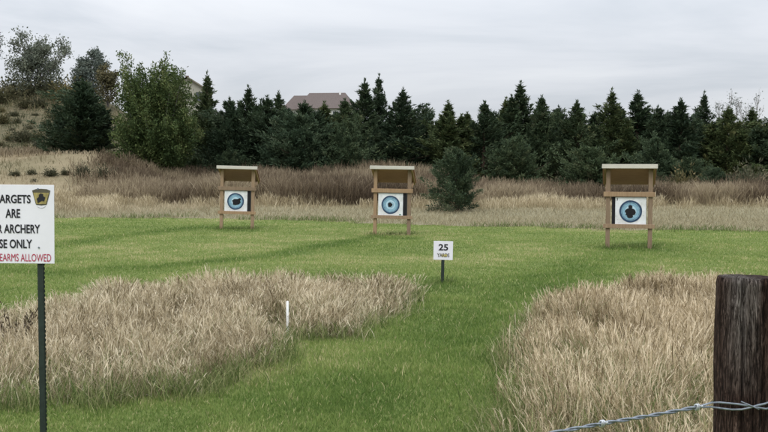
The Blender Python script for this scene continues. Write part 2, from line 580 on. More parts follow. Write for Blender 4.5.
def patch_grass(name, label, poly_id, n, box, hmean, stops, base, green_amt):
    x = rng.uniform(box[0], box[1], n); y = rng.uniform(box[2], box[3], n)
    lw, sl, sr, e, dk = zones(x, y)
    s = sl if poly_id == 'L' else sr
    keep = (s > 0) | ((s > -.3) & (rng.random(n) < np.exp(s * 9) * .5))
    x, y, s = x[keep], y[keep], s[keep]
    n = len(x)
    cl = fbm(x / .38, y / .38, 41, 3); c2 = fbm(x / 1.6, y / 1.6, 47, 3)
    if poly_id == 'L':   # trampled round the stake and in a hollow near the sign post
        st_ = at(289, 337, 10.2); ho = on_flat(98, 392)
        trod = 1 - .96 * np.exp(-(((x - st_.x + .05) / .22) ** 2 + ((y - 9.85) / .38) ** 2)) - .75 * np.exp(-(((x - ho.x) / .22) ** 2 + ((y - ho.y) / .2) ** 2))
    else:
        trod = 1.0
    keep = rng.random(n) < trod * np.clip((cl - .32) * 4, .08, 1) * (1 - .4 * sstep(8.5, 6.5, y))
    x, y, s, cl, c2 = x[keep], y[keep], s[keep], cl[keep], c2[keep]
    n = len(x)
    z = zg(x, y) - .01
    az = fbm(x / .6, y / .6, 51, 2) * 14 + rng.normal(0, 1.2, n)
    ed = .68 + .32 * sstep(-.1, .35, s)
    hh = hmean * (.42 + .9 * cl + .25 * c2) * ed
    isst = rng.random(n) < .42
    h = np.where(isst, hh * rng.uniform(.7, 1.25, n), hh * rng.uniform(.35, 1.0, n))
    lean = np.where(isst, rng.uniform(.03, .55, n), rng.uniform(.15, 1.15, n)) * (1.35 if poly_id == 'L' else 1.0)
    c3 = fbm(x / .42 + 7, y / .42, 49, 2)
    cvv = np.clip(.54 + rng.normal(0, .31, n) + (c2 - .5) * .35 - .38 * sstep(.58, .74, c3), 0, 1)
    a = isst
    wv = .0016 + .00019 * y
    A = blades(x[a], y[a], z[a], h[a], wv[a] * rng.uniform(.9, 1.6, a.sum()), lean[a], az[a], cvv[a], PROF_STALK)
    bmask = ~isst
    B = blades(x[bmask], y[bmask], z[bmask], h[bmask], wv[bmask] * 1.25 * rng.uniform(.7, 1.4, bmask.sum()), lean[bmask], az[bmask], cvv[bmask], PROF_LEAF)
    # fine seed branchlets round the tips of the stalks
    si = np.repeat(np.nonzero(isst)[0], 4); si = si[rng.random(len(si)) < .75]; ns = len(si)
    f = rng.uniform(.62, 1.0, ns)
    off = lean[si] * h[si] * f ** 1.6
    fx = x[si] + np.cos(az[si]) * off; fy = y[si] + np.sin(az[si]) * off
    fz = z[si] + h[si] * f * np.sqrt(np.maximum(.15, 1 - (lean[si] * f * .75) ** 2))
    Cc = blades(fx, fy, fz, rng.uniform(.025, .075, ns), wv[si] * rng.uniform(.7, 1.5, ns), rng.uniform(.3, 1.6, ns), az[si] + rng.normal(0, 1.3, ns), np.clip(cvv[si] + rng.normal(.06, .2, ns), 0, 1), [(0, .5), (.5, 1), (1, 0)])
    Cc[4][:] = 1.0
    v, q, t, c, tv = join([A, B, Cc])
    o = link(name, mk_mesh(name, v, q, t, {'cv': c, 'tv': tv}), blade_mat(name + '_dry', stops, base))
    tag(o, label, 'dry grass', kind='stuff')
    # living green blades growing through it
    ng = int(n * green_amt)
    k = rng.integers(0, n, ng * 3)
    gn = fbm(x[k] / .7, y[k] / .7, 61, 3)
    near = np.clip(1.15 - s[k] * (.75 if poly_id == 'L' else 1.3), .0, 1.0) * (1.25 if poly_id == 'L' else 1) + sstep(8.8, 6.4, y[k]) * (2.6 if poly_id == 'R' else 1.0)
    kk = k[rng.random(len(k)) < np.clip((gn - .4) * 4, 0, 1) * np.minimum(near * .9, 1)]
    gxx = x[kk] + rng.normal(0, .08, len(kk)); gyy = y[kk] + rng.normal(0, .08, len(kk))
    return gxx, gyy, hh[kk], s[kk]


STR_L = [(0, (.13, .10, .052)), (.25, (.345, .28, .17)), (.6, (.565, .475, .32)), (1, (.86, .77, .58))]
STR_R = [(0, (.115, .082, .04)), (.3, (.325, .255, .148)), (.62, (.505, .41, .262)), (1, (.84, .72, .52))]
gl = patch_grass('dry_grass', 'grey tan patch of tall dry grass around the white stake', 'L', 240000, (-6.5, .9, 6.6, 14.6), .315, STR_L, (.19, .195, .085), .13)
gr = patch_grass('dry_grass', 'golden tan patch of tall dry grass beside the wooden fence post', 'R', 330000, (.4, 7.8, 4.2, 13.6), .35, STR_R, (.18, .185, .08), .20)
gx_ = np.concatenate([gl[0], gr[0]]); gy_ = np.concatenate([gl[1], gr[1]]); gh = np.concatenate([gl[2], gr[2]])
n = len(gx_)
P1 = blades(gx_, gy_, zg(gx_, gy_) - .01, gh * rng.uniform(.45, 1.2, n), (.0035 + .0003 * gy_) * rng.uniform(.7, 1.5, n), rng.uniform(.2, 1.0, n), rng.uniform(0, 6.28, n), rng.random(n), PROF_LEAF)
# ragged green tufts along the edges of both patches
x, y = scatter_view(160000, 5.2, 15, 1.0)
lw, sl, sr, e, dk = zones(x, y)
s = np.maximum(sl, sr)
k = (s > -.55) & (s < .3) & (rng.random(len(x)) < .75 * np.exp(-((s + .08) / .22) ** 2)) & (fbm(x / .35, y / .35, 71, 2) > .45)
x, y = x[k], y[k]; n = len(x)
P2 = blades(x, y, zg(x, y) - .01, rng.uniform(.08, .27, n), (.003 + .0003 * y) * rng.uniform(.7, 1.4, n), rng.uniform(.2, 1., n), rng.uniform(0, 6.28, n), rng.random(n), PROF_LEAF)
x, y = scatter_view(90000, 26.5, 40, 1.0)
lw, sl, sr, e, dk = zones(x, y)
pxx = 384 + F * x / y
k = (np.abs(e + .1) < .55) & (fbm(x / 1.6, y / 1.6, 73, 2) > np.interp(pxx, [-100, 180, 330, 400, 590, 690, 800], [.6, .55, .5, .58, .55, .42, .42])) & (rng.random(len(x)) < .8)
x, y = x[k], y[k]; n = len(x)
P3 = blades(x, y, zg(x, y) - .01, rng.uniform(.06, .26, n), .013 * rng.uniform(.7, 1.4, n), rng.uniform(.2, 1., n), rng.uniform(0, 6.28, n), rng.uniform(0, .5, n), PROF_LEAF)
ft = []
for px_, py_, Y_ in ((374, 236, 27.0), (409, 237, 27.2), (608, 248, 22.3), (649, 248, 22.4), (220, 229.5, 29.6), (253, 230, 29.6), (391, 236.5, 27.1), (629, 249, 22.4), (236, 230, 29.6), (441.5, 284, 15.15)):
    q_ = at(px_, py_, Y_); m_ = 90
    ft.append(np.stack([q_.x + rng.normal(0, .13, m_), q_.y + rng.normal(0, .16, m_)], 1))
ft = np.concatenate(ft); x, y = ft[:, 0], ft[:, 1]; n = len(x)
P4 = blades(x, y, zg(x, y) - .01, rng.uniform(.05, .17, n), .009 * rng.uniform(.7, 1.4, n), rng.uniform(.2, 1., n), rng.uniform(0, 6.28, n), rng.uniform(0, .45, n), PROF_LEAF)
v, q, t, c, tv = join([P1, P2, P3, P4])
tag(link('green_grass', mk_mesh('green_grass', v, q, t, {'cv': c, 'tv': tv}), blade_mat('green_blades', [(0, (.075, .115, .032)), (.5, (.165, .205, .068)), (1, (.36, .36, .17))])),
    'longer green grass growing through and around the dry patches', 'grass', kind='stuff')

# --- tall seed stalks on the left edge of the right patch
pts = []
for px, py in [(522, 352), (528, 345), (531, 338), (537, 335), (541, 330), (545, 326), (552, 321), (519, 362), (534, 341), (549, 322), (560, 318), (567, 316), (514, 375), (526, 350), (543, 331), (510, 388)]:
    g_ = on_flat(px + random.uniform(-3, 3), py)
    for _ in range(2):
        pts.append((g_.x + random.gauss(0, .06), g_.y + random.gauss(0, .1)))
pts = np.array(pts); n = len(pts)
v, q, t, c, tv = blades(pts[:, 0], pts[:, 1], zg(pts[:, 0], pts[:, 1]) - .01, rng.uniform(.3, .52, n), np.full(n, .0045), rng.uniform(.1, .5, n), rng.uniform(0, 6.28, n), rng.random(n),
                        [(0, .5), (.5, .4), (.74, .4), (.83, 2.0), (.92, 1.6), (1, 0)])
tag(link('seed_stalks', mk_mesh('seed_stalks', v, q, t, {'cv': c, 'tv': tv}), blade_mat('seed_stalk', [(0, (.2, .22, .09)), (1, (.5, .46, .3))])),
    'pale seed stalks at the left edge of the golden dry patch', 'grass', kind='stuff')

# --- short stubble on the tan band beyond the lawn
x, y = scatter_view(60000, 28, 45, 1.0)
lw, sl, sr, e, dk = zones(x, y)
k = (e < .3)
x, y, e = x[k], y[k], e[k]; n = len(x)
P1 = blades(x, y, zg(x, y) - .01, rng.uniform(.06, .2, n), .016 * rng.uniform(.6, 1.5, n), rng.uniform(.3, 1., n), rng.uniform(0, 6.28, n), np.clip(rng.normal(.55, .25, n), 0, 1), [(0, 1), (.55, .8), (1, 0)])
tag(link('stubble', mk_mesh('stubble', *P1[:3], {'cv': P1[3], 'tv': P1[4]}), blade_mat('stubble_straw', [(0, (.16, .14, .07)), (.5, (.31, .27, .17)), (1, (.46, .41, .27))])),
    'pale tan stubble strip along the far edge of the lawn', 'stubble', kind='stuff')

# --- straw tufts along the foot of the brush
x, y = scatter_view(110000, 40.5, 49, 1.0, 1.2)
u = x / y
dens = .45 * vnoise(x / .75, y / .7, 81) + .55 * fbm(x / 2.2, y / 1.6, 82, 2); band = fbm(x / 5, y / 3, 83, 2)
ctr = 44.0 + (fbm(x / 6, x * 0, 85, 3) - .5) * 5
k = rng.random(len(x)) < np.clip((dens - .40) * 6, 0, 1) * np.exp(-((y - ctr) / 2.1) ** 2)
x, y, dens, u = x[k], y[k], dens[k], u[k]; n = len(x)
v, q, t, c, tv = blades(x, y, zg(x, y) - .02, rng.uniform(.35, .95, n) * (.0 + 1.02 * dens) * np.interp(u, [-.45, -.3, -.2], [.55, .75, 1]), .013 * rng.uniform(.6, 1.5, n), rng.uniform(.05, .7, n), rng.uniform(0, 6.28, n),
                        np.clip(.42 + (dens - .5) * 1.7 + rng.normal(0, .2, n), 0, 1), [(0, .8), (.5, .8), (.8, 1.3), (1, 0)])
tag(link('straw_tufts', mk_mesh('straw_tufts', v, q, t, {'cv': c, 'tv': tv}), blade_mat('straw', [(0, (.17, .13, .075)), (.45, (.37, .305, .185)), (1, (.70, .61, .43))])),
    'straw coloured tufts of tall grass in front of the brown brush', 'tall grass', kind='stuff')

# --- brown brush (weed stems) in front of the trees
x, y = scatter_view(250000, 44.6, 58.5, 1.0, 1.2)
px = 384 + F * x / y
dens = .6 * fbm(x / 1.8, y / 1.6, 91, 3) + .4 * vnoise(x / .6, y / .6, 92)
amt = np.interp(px, [-200, 60, 95, 190, 420, 455, 480, 570, 600, 660, 690, 900], [.0, .0, .4, 1, 1, .95, .9, .85, .9, .85, 1, 1])
ylim = np.interp(px, [-200, 100, 200, 420, 480, 560, 640, 768, 1000], [50, 53, 58, 58, 53, 52.5, 54, 53, 53])
k = (rng.random(len(x)) < np.clip((dens - .33) * 4.2, 0, 1) * amt) & (y < ylim + (dens - .5) * 5)
x, y, dens, px = x[k], y[k], dens[k], px[k]
m_ = 9000   # a reddish strip at the foot of the left hillside
y2 = rng.uniform(58, 65, m_); p2 = rng.uniform(-90, 60, m_); x2 = (p2 - 384) / F * y2; d2 = fbm(x2 / 1.8, y2 / 1.6, 93, 3)
k = rng.random(m_) < np.clip((d2 - .35) * 5, 0, 1)
x, y, dens, px = (np.concatenate([a_, b_[k]]) for a_, b_ in ((x, x2), (y, y2), (dens, d2), (px, p2))); n = len(x)
hm = np.interp(px, [-200, 60, 180, 230, 420, 480, 560, 640, 700, 900], [.6, .65, .95, 1.3, 1.35, 1.0, .95, 1.0, 1.05, 1.05])
red = fbm(x / 3, y / 3, 95, 2)
v, q, t, c, tv = blades(x, y, zg(x, y) - .02, hm * rng.uniform(.45, 1.1, n) * (.55 + .75 * dens), .015 * rng.uniform(.6, 1.6, n), rng.uniform(.0, .75, n), rng.uniform(0, 6.28, n),
                        np.clip(.5 + (red - .5) * 1.5 + rng.normal(0, .22, n), 0, 1), [(0, .6), (.4, .8), (.7, 1.5), (.9, 1.1), (1, 0)])
tag(link('brush', mk_mesh('brush', v, q, t, {'cv': c, 'tv': tv}), blade_mat('brush_stems', [(0, (.098, .072, .048)), (.4, (.192, .147, .097)), (.7, (.272, .216, .142)), (1, (.38, .315, .21))])),
    'reddish brown brush of dead weed stems below the trees', 'brush', kind='stuff')

# --- dry grass on the mound, the hillside and the open ground behind the brush
x, y = scatter_view(140000, 40, 100, .9, 1.2)
px = 384 + F * x / y
k = ((px < 210) | (y > 52)) & (y < np.where(px < 120, 100, 66)) & (rng.random(len(x)) < .3 + 1.2 * (fbm(x / 2, y / 2, 101, 3) - .35))
x, y, px = x[k], y[k], px[k]; n = len(x)
gg = fbm(x / 5, y / 4, 103, 3)
lowleft = sstep(48.5, 44, y) * (px < 130)
cv = np.clip(.72 + (gg - .5) * 2.2 + rng.normal(0, .16, n) - .45 * lowleft - .5 * (y > 60), 0, 1)
scrub = (y > 59) * np.clip((fbm(x / 1.6, y / 2.2, 107, 3) - .5) * 7, 0, 1) * (px < 130)
cv = np.clip(cv - .35 * scrub, 0, 1)
v, q, t, c, tv = blades(x, y, zg(x, y) - .02, rng.uniform(.12, .34, n) * (1 + 2.2 * scrub), (.008 + .0003 * y) * rng.uniform(.6, 1.5, n), rng.uniform(.1, .9, n), rng.uniform(0, 6.28, n), cv, [(0, .9), (.6, 1), (1, 0)])
tag(link('hill_grass', mk_mesh('hill_grass', v, q, t, {'cv': c, 'tv': tv}), blade_mat('hill_grass_blades', [(0, (.055, .062, .028)), (.35, (.16, .145, .075)), (.65, (.28, .225, .14)), (1, (.46, .385, .265))])),
    'dry tan grass covering the mound and the hillside at left', 'grass', kind='stuff')


# ------------------------------------------------------------------ trees
def kites(c, d, L, W):
    """leaf kites: centre-base c, direction d (unit)"""
    n = len(c)
    rnd = rng.normal(0, 1, (n, 3))
    s = np.cross(d, rnd); s /= np.linalg.norm(s, axis=1, keepdims=True) + 1e-9
    L = L[:, None]; W = W[:, None]
    V = np.stack([c, c + d * L * .45 + s * W / 2, c + d * L, c + d * L * .45 - s * W / 2], 1).reshape(-1, 3)
    b = np.arange(n) * 4
    return V, np.stack([b, b + 1, b + 2, b + 3], 1)


def unit(a):
    return a / (np.linalg.norm(a, axis=-1, keepdims=True) + 1e-9)


def cedar_meshes(seed, h, r, nb, lpb, skirt=.05, ragged=.35, leafs=1.0, fullness=.9, extra=2):
    g = np.random.default_rng(seed)
    POS, LD, LL, WW, CV = [], [], [], [], []
    b = MB()
    b.tube([(0, 0, -.15), (.01, 0, h * .3), (-.01, .02, h * .65), (0, 0, h * .97)], [.05 + .022 * h, .04 + .013 * h, .035, .006], 8)
    cones = [(0, 0, h, r, nb, skirt)]
    for k in range(extra):
        a = g.uniform(0, 6.28); q = g.uniform(.35, .6) * r
        cones.append((math.cos(a) * q, math.sin(a) * q, h * g.uniform(.66, .88), r * g.uniform(.45, .62), int(nb * .5), .2))
    for (ox, oy, ch, cr, cn, sk) in cones:
        t = sk + (1 - sk) * np.linspace(0, 1, cn) ** .92
        az = np.arange(cn) * 2.39996 + g.normal(0, .5, cn)
        lop = 1 + .25 * np.cos(az - g.uniform(0, 6.28)) + .18 * np.cos(2 * az + g.uniform(0, 6.28))
        ring = 1 + .22 * np.sin(t * g.uniform(26, 38) + g.uniform(0, 6))
        prof = (1 - t) ** fullness * np.minimum(1, .72 + (t - sk) * 3.0)
        ln = cr * prof * lop * ring * np.clip(g.normal(1, ragged, cn) + (g.random(cn) < .16) * (.25 + .7 * t), .35, 2.2) + .05
        el = R(6) + R(34) * t + g.normal(0, .25, cn)
        d = np.stack([np.cos(az) * np.cos(el), np.sin(az) * np.cos(el), np.sin(el)], 1)
        org = np.stack([ox + g.normal(0, .03, cn), oy + g.normal(0, .03, cn), t * ch * .95], 1)
        s = g.random((cn, lpb)) ** .6
        cnt = np.clip((ln / cr) * lpb * 1.2 + 10, 9, lpb).astype(int)
        use = np.arange(lpb)[None, :] < cnt[:, None]
        pos = org[:, None] + d[:, None] * (s * ln[:, None])[..., None]
        pos[..., 2] += (s ** 2.2) * ln[:, None] * .30
        sig = .115 * ln[:, None] * (1.12 - s) + .022
        pos += g.normal(0, 1, (cn, lpb, 3)) * sig[..., None]
        ld = unit(d[:, None] * .9 + np.array([0, 0, .55]) + g.normal(0, .6, (cn, lpb, 3)))
        L = g.uniform(.09, .24, (cn, lpb)) * leafs; W = L * g.uniform(.2, .36, (cn, lpb))
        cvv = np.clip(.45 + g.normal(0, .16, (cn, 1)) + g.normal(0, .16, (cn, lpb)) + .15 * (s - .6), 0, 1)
        for A_, v_ in ((POS, pos), (LD, ld), (LL, L), (WW, W), (CV, cvv)): A_.append(v_[use])
        k = 90
        zz = g.uniform(.84, 1.03, k)
        lp = np.stack([ox + g.normal(0, 1, k) * .15 * (1.05 - zz) * ch * .45, oy + g.normal(0, 1, k) * .15 * (1.05 - zz) * ch * .45, zz * ch - .12], 1)
        POS.append(lp); LD.append(unit(np.array([0, 0, 1]) + g.normal(0, .35, (k, 3))))
        LL.append(g.uniform(.1, .24, k) * (leafs ** .5)); WW.append(g.uniform(.025, .055, k)); CV.append(g.uniform(.3, .7, k))
        for i in range(0, cn, max(1, cn // 22)):
            o_ = org[i]; e_ = o_ + d[i] * ln[i] * .8
            b.tube([o_, (o_ + e_) / 2 + np.array([0, 0, -.03]), e_], [.022, .014, .005], 5, False)
    pos, ld, L, W, cvv = (np.concatenate(A_) for A_ in (POS, LD, LL, WW, CV))
    low = pos[:, 2] < .03
    pos[low, 2] = g.uniform(.03, .3, low.sum())
    V, Q = kites(pos, ld, L, W)
    crown = mk_mesh('crown', V, Q, attrs={'cv': np.repeat(cvv, 4)})
    tm = bpy.data.meshes.new('trunk'); tm.from_pydata(b.v, [], b.f); tm.update()
    return crown, tm


def cedar_leaf(name, stops):
    return blade_mat(name, stops, None, .2, ((.82, .86, .92), (1.55, 1.35, 1.0)))


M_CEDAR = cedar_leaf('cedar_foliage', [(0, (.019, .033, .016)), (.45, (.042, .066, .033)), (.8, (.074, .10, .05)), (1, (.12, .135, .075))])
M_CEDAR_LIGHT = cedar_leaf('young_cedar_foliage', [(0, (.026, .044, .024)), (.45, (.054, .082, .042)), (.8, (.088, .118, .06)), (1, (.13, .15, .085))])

protos = []
for i, (hh, rr, rag, full) in enumerate([(5.4, 1.3, .34, .95), (5.8, 1.2, .4, 1.1), (5.0, 1.45, .34, .8), (5.6, 1.1, .42, 1.1), (5.2, 1.4, .38, .9), (6.2, 1.25, .45, 1.15)]):
    cm, tm = cedar_meshes(100 + i, hh, rr, 150, 135, ragged=rag, fullness=full, extra=(1, 2, 3, 1, 2, 1)[i])
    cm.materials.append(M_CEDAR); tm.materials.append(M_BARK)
    protos.append((cm, tm, hh, rr))
young = []
for i, (hh, rr) in enumerate([(2.6, .95), (2.3, .9), (2.7, .95)]):
    cm, tm = cedar_meshes(200 + i, hh, rr, 150, 190, skirt=.03, ragged=.22, leafs=.58, fullness=(.75, .7, .8)[i], extra=(2, 3, 0)[i])
    cm.materials.append(M_CEDAR_LIGHT); tm.materials.append(M_BARK)
    young.append((cm, tm, hh, rr))


def place_tree(name, protos_, idx, px, top, Y, hw, label, cat='tree', group=None, base=None):
    cm, tm, h0, r0 = protos_[idx % len(protos_)]
    X = (px - 384) / F * Y
    zb = zg1(X, Y) - .05
    ztop = at(px, top, Y).z
    H = max(.5, ztop - zb)
    sc = H / h0
    rx = (hw / F * Y) / r0
    root = empty(name, (X, Y, zb), (0, 0, random.uniform(0, 6.28)))
    root.scale = (rx, rx, sc)
    tag(root, label, cat, group)
    for nm, mm in (('trunk', tm), ('crown', cm)):
        o = bpy.data.objects.new(nm, mm); col.objects.link(o); o.parent = root
    return root


CEDARS = [
    (208, 74, 61, 19, 5, 'tall thin topped dark cedar just right of the broad leafy green tree'),
    (230, 99, 59, 22, 2, 'dark cedar rising directly behind the leftmost archery target stand'),
    (249, 87, 64, 19, 1, 'dark cedar with a narrow tip between the left stand and the red roofed house'),
    (268, 97, 60, 24, 4, 'full dark cedar just left of the red roofed house'),
    (279, 93, 63, 19, 0, 'dark cedar overlapping the left end of the red roofed house'),
    (305, 102, 59, 22, 2, 'low dark cedar in front of the left half of the red roof'),
    (325, 103, 62, 21, 3, 'low dark cedar in front of the middle of the red roofed house'),
    (345, 100, 59, 22, 4, 'dark cedar in front of the right end of the red roofed house'),
    (365, 81, 63, 18, 3, 'left one of the two tall spires standing right of the red roofed house'),
    (379, 76, 65, 17, 5, 'tallest thin spire cedar, behind the middle archery target stand'),
    (403, 90, 60, 25, 0, 'broad pointed dark cedar just right of the middle archery stand'),
    (426, 107, 63, 20, 2, 'short dark cedar between the middle stand and the lone young cedar'),
    (448, 102, 60, 22, 1, 'dark cedar standing behind the lone young cedar in the tan grass'),
    (467, 113, 64, 18, 4, 'low dark cedar just right of the lone young cedar'),
    (484, 103, 60, 24, 0, 'dark cedar with a bent tip, third tree right of the lone young cedar'),
    (506, 99, 64, 18, 3, 'narrow dark cedar leaning against the tall pointed cedar near the middle right'),
    (520, 83, 62, 22, 1, 'tall pointed dark cedar halfway between the middle and right stands'),
    (541, 97, 60, 20, 4, 'dark cedar touching the right side of the tall pointed one at middle right'),
    (558, 107, 64, 19, 2, 'short dark cedar in a dip of the tree line left of the right stand'),
    (576, 102, 60, 23, 0, 'broad dark cedar behind the large young cedar left of the right stand'),
    (594, 113, 65, 19, 3, 'lowest dark cedar just left of the right archery stand'),
    (611, 90, 61, 21, 5, 'tall dark cedar rising behind the left post of the right stand'),
    (637, 92, 63, 24, 1, 'tall ragged dark cedar rising behind the right post of the right stand'),
    (657, 107, 61, 19, 2, 'short dark cedar just right of the right archery stand'),
    (680, 100, 60, 25, 0, 'wide dark cedar, second tree to the right of the right stand'),
    (703, 93, 63, 17, 5, 'slim tall dark cedar left of the bare grey trees'),
    (727, 108, 60, 21, 4, 'dark cedar in front of the left bare grey tree'),
    (751, 109, 62, 22, 1, 'dark cedar in front of the right bare grey tree'),
    (772, 116, 59, 24, 2, 'dark cedar cut by the right edge above the fence post'),
]
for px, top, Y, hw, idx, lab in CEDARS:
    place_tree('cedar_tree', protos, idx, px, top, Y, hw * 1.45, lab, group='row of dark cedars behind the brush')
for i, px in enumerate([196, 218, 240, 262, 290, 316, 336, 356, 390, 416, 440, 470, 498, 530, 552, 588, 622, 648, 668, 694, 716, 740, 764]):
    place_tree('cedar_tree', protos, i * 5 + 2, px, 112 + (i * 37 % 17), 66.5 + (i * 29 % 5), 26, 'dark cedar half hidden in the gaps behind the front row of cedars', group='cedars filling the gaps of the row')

place_tree('cedar_tree', protos, 2, 84, 80, 59, 42, 'broad very dark cedar on the mound left of the leafy green tree', group='row of dark cedars behind the brush')
place_tree('cedar_tree', protos, 4, 62, 112, 60.5, 20, 'smaller dark cedar low against the left side of the broad cedar on the mound', group='row of dark cedars behind the brush')

YOUNG = [(457, 148, 40.8, 30, 2, 'lone bushy young cedar standing in the tan grass right of the middle stand'),
         (592, 148, 49, 28, 1, 'bushy young cedar standing in the brush just left of the right stand'),
         (516, 138, 56, 26, 1, 'rounded mid green young cedar under the tall pointed one at middle right'),
         (350, 122, 57, 25, 0, 'olive young cedar in the row just left of the middle stand'),
         (655, 138, 54, 26, 0, 'olive young cedar rising behind the right edge of the right stand'),
         (688, 158, 52, 17, 1, 'small young cedar in the brush to the right of the right stand'),
         (716, 168, 50, 16, 0, 'smallest young cedar in the brush below the bare grey trees'),
         (232, 150, 57, 20, 1, 'low olive young cedar above the roof of the left stand'),
         (300, 116, 57.5, 36, 1, 'broad rounded olive cedar below the red roofed house'),
         (757, 165, 55, 20, 1, 'low young cedar in the brush at the right edge of the photo')]
for px, top, Y, hw, idx, lab in YOUNG:
    place_tree('young_cedar', young, idx, px, top, Y, hw, lab, group='young cedars in front of the row')


# broad leaf trees: limbs grown upward, leaf clumps at their ends
def grow(g, h, spread, stems, levels=4, up=.55, wob=.35, first=.27):
    segs, tips = [], []

    def rec(p, d, L, r, lev):
        mid = p + d * L * .5 + g.normal(0, .04 * L, 3)
        q = p + d * L
        segs.append(([p, mid, q], [r, r * .8, r * .6]))
        if lev == 0:
            tips.append((q, d, L)); return
        if lev <= 2: tips.append((q, d, L))
        for k in range(3 if lev > 1 else 4):
            nd = unit(d + g.normal(0, wob + .12, 3) * np.array([spread, spread, .7]) + np.array([0, 0, up * .35]))
            rec(q, nd, L * g.uniform(.52, .82), r * .6, lev - 1)
    for s in range(stems):
        a = s * 6.283 / stems + g.uniform(-.4, .4)
        d = unit(np.array([math.cos(a) * .33 * spread, math.sin(a) * .33 * spread, 1.0]))
        rec(np.array([math.cos(a) * .06, math.sin(a) * .06, -.15]), d, h * first * g.uniform(.85, 1.15), .03 * h / max(1, stems ** .5), levels)
    return segs, tips


def leafy_tree(name, seed, px, top, Y, hw, label, mat, barkm, spread=1.0, stems=3, leaves=14, leaf=.2, low=.12, sparse=1.0, levels=4, group=None, up=.55, sig=.2, drop=.5, shoots=0):
    g = np.random.default_rng(seed)
    X = (px - 384) / F * Y
    zb = zg1(X, Y) - .05
    H = at(px, top, Y).z - zb
    segs, tips = grow(g, 5.0, spread, stems, levels, up)
    T = np.array([t[0] for t in tips])
    zs = H / (np.percentile(T[:, 2], 99.5) + .15)
    xs = (hw / F * Y) / np.percentile(np.hypot(T[:, 0], T[:, 1]), 93)
    S = np.array([xs, xs, zs])
    root = empty(name, (X, Y, zb), (0, 0, g.uniform(0, 6.28)))
    tag(root, label, 'tree', group)
    b = MB()
    for pts, rad in segs:
        b.tube([p * S for p in pts], [max(.006, rr_ * min(xs, zs)) for rr_ in rad], 5, False)
    b.build('trunk', barkm, root, True)
    if leaves:
        T = T * S; D = np.array([t[1] for t in tips])
        k = np.repeat(np.arange(len(T)), leaves)
        k = k[g.random(len(k)) < sparse]
        pos = T[k] + g.normal(0, 1, (len(k), 3)) * sig * (H / 6) - D[k] * g.uniform(0, drop, (len(k), 1)) * H / 7
        if low:
            nl = int(len(k) * low)
            aa = g.uniform(0, 6.28, nl); rr_ = (hw / F * Y) * np.sqrt(g.random(nl)) * .9; zz = g.uniform(.1, .6, nl) * H
            pos = np.concatenate([pos, np.stack([np.cos(aa) * rr_, np.sin(aa) * rr_, zz], 1)])
        for _ in range(shoots):
            a_ = g.uniform(0, 6.28); q_ = (hw / F * Y) * g.uniform(.3, .95)
            p0 = np.array([math.cos(a_) * q_, math.sin(a_) * q_, H * g.uniform(.55, .82)])
            d0 = unit(np.array([math.cos(a_) * .35, math.sin(a_) * .35, 1]) + g.normal(0, .12, 3))
            m_ = 130; L_ = H * g.uniform(.14, .27); s_ = g.random(m_)
            pos = np.concatenate([pos, p0 + d0 * (s_ * L_)[:, None] + g.normal(0, 1, (m_, 3)) * (.17 * (1.1 - s_))[:, None]])
        pos[:, 2] = np.minimum(pos[:, 2], H * (1 + .04 * g.random(len(pos))))
        n = len(pos)
        ld = unit(g.normal(0, .8, (n, 3)) + np.array([0, 0, .15]))
        L = g.uniform(.6, 1.3, n) * leaf
        clump = fbm(pos[:, 0] / .6 + pos[:, 2], pos[:, 1] / .6 + pos[:, 2] / .7, seed, 2)
        cvv = np.clip(.45 + (clump - .5) * 1.1 + g.normal(0, .17, n), 0, 1)
        V, Q = kites(pos, ld, L, L * g.uniform(.45, .75, n))
        link('crown', mk_mesh('crown', V, Q, attrs={'cv': np.repeat(cvv, 4)}), mat, root)
    return root


M_LEAF = cedar_leaf('leaf_green', [(0, (.027, .042, .02)), (.45, (.056, .08, .033)), (.8, (.095, .118, .05)), (1, (.16, .17, .08))])
M_LEAF_GREY = cedar_leaf('leaf_grey_green', [(0, (.09, .11, .095)), (.5, (.14, .165, .135)), (1, (.2, .22, .17))])
M_LEAF_OLIVE = blade_mat('leaf_olive', [(0, (.055, .055, .03)), (.5, (.115, .105, .055)), (1, (.19, .16, .085))], None, .2)
M_SHRUB = cedar_leaf('shrub_leaf', [(0, (.045, .05, .028)), (.5, (.09, .09, .05)), (1, (.16, .14, .085))])

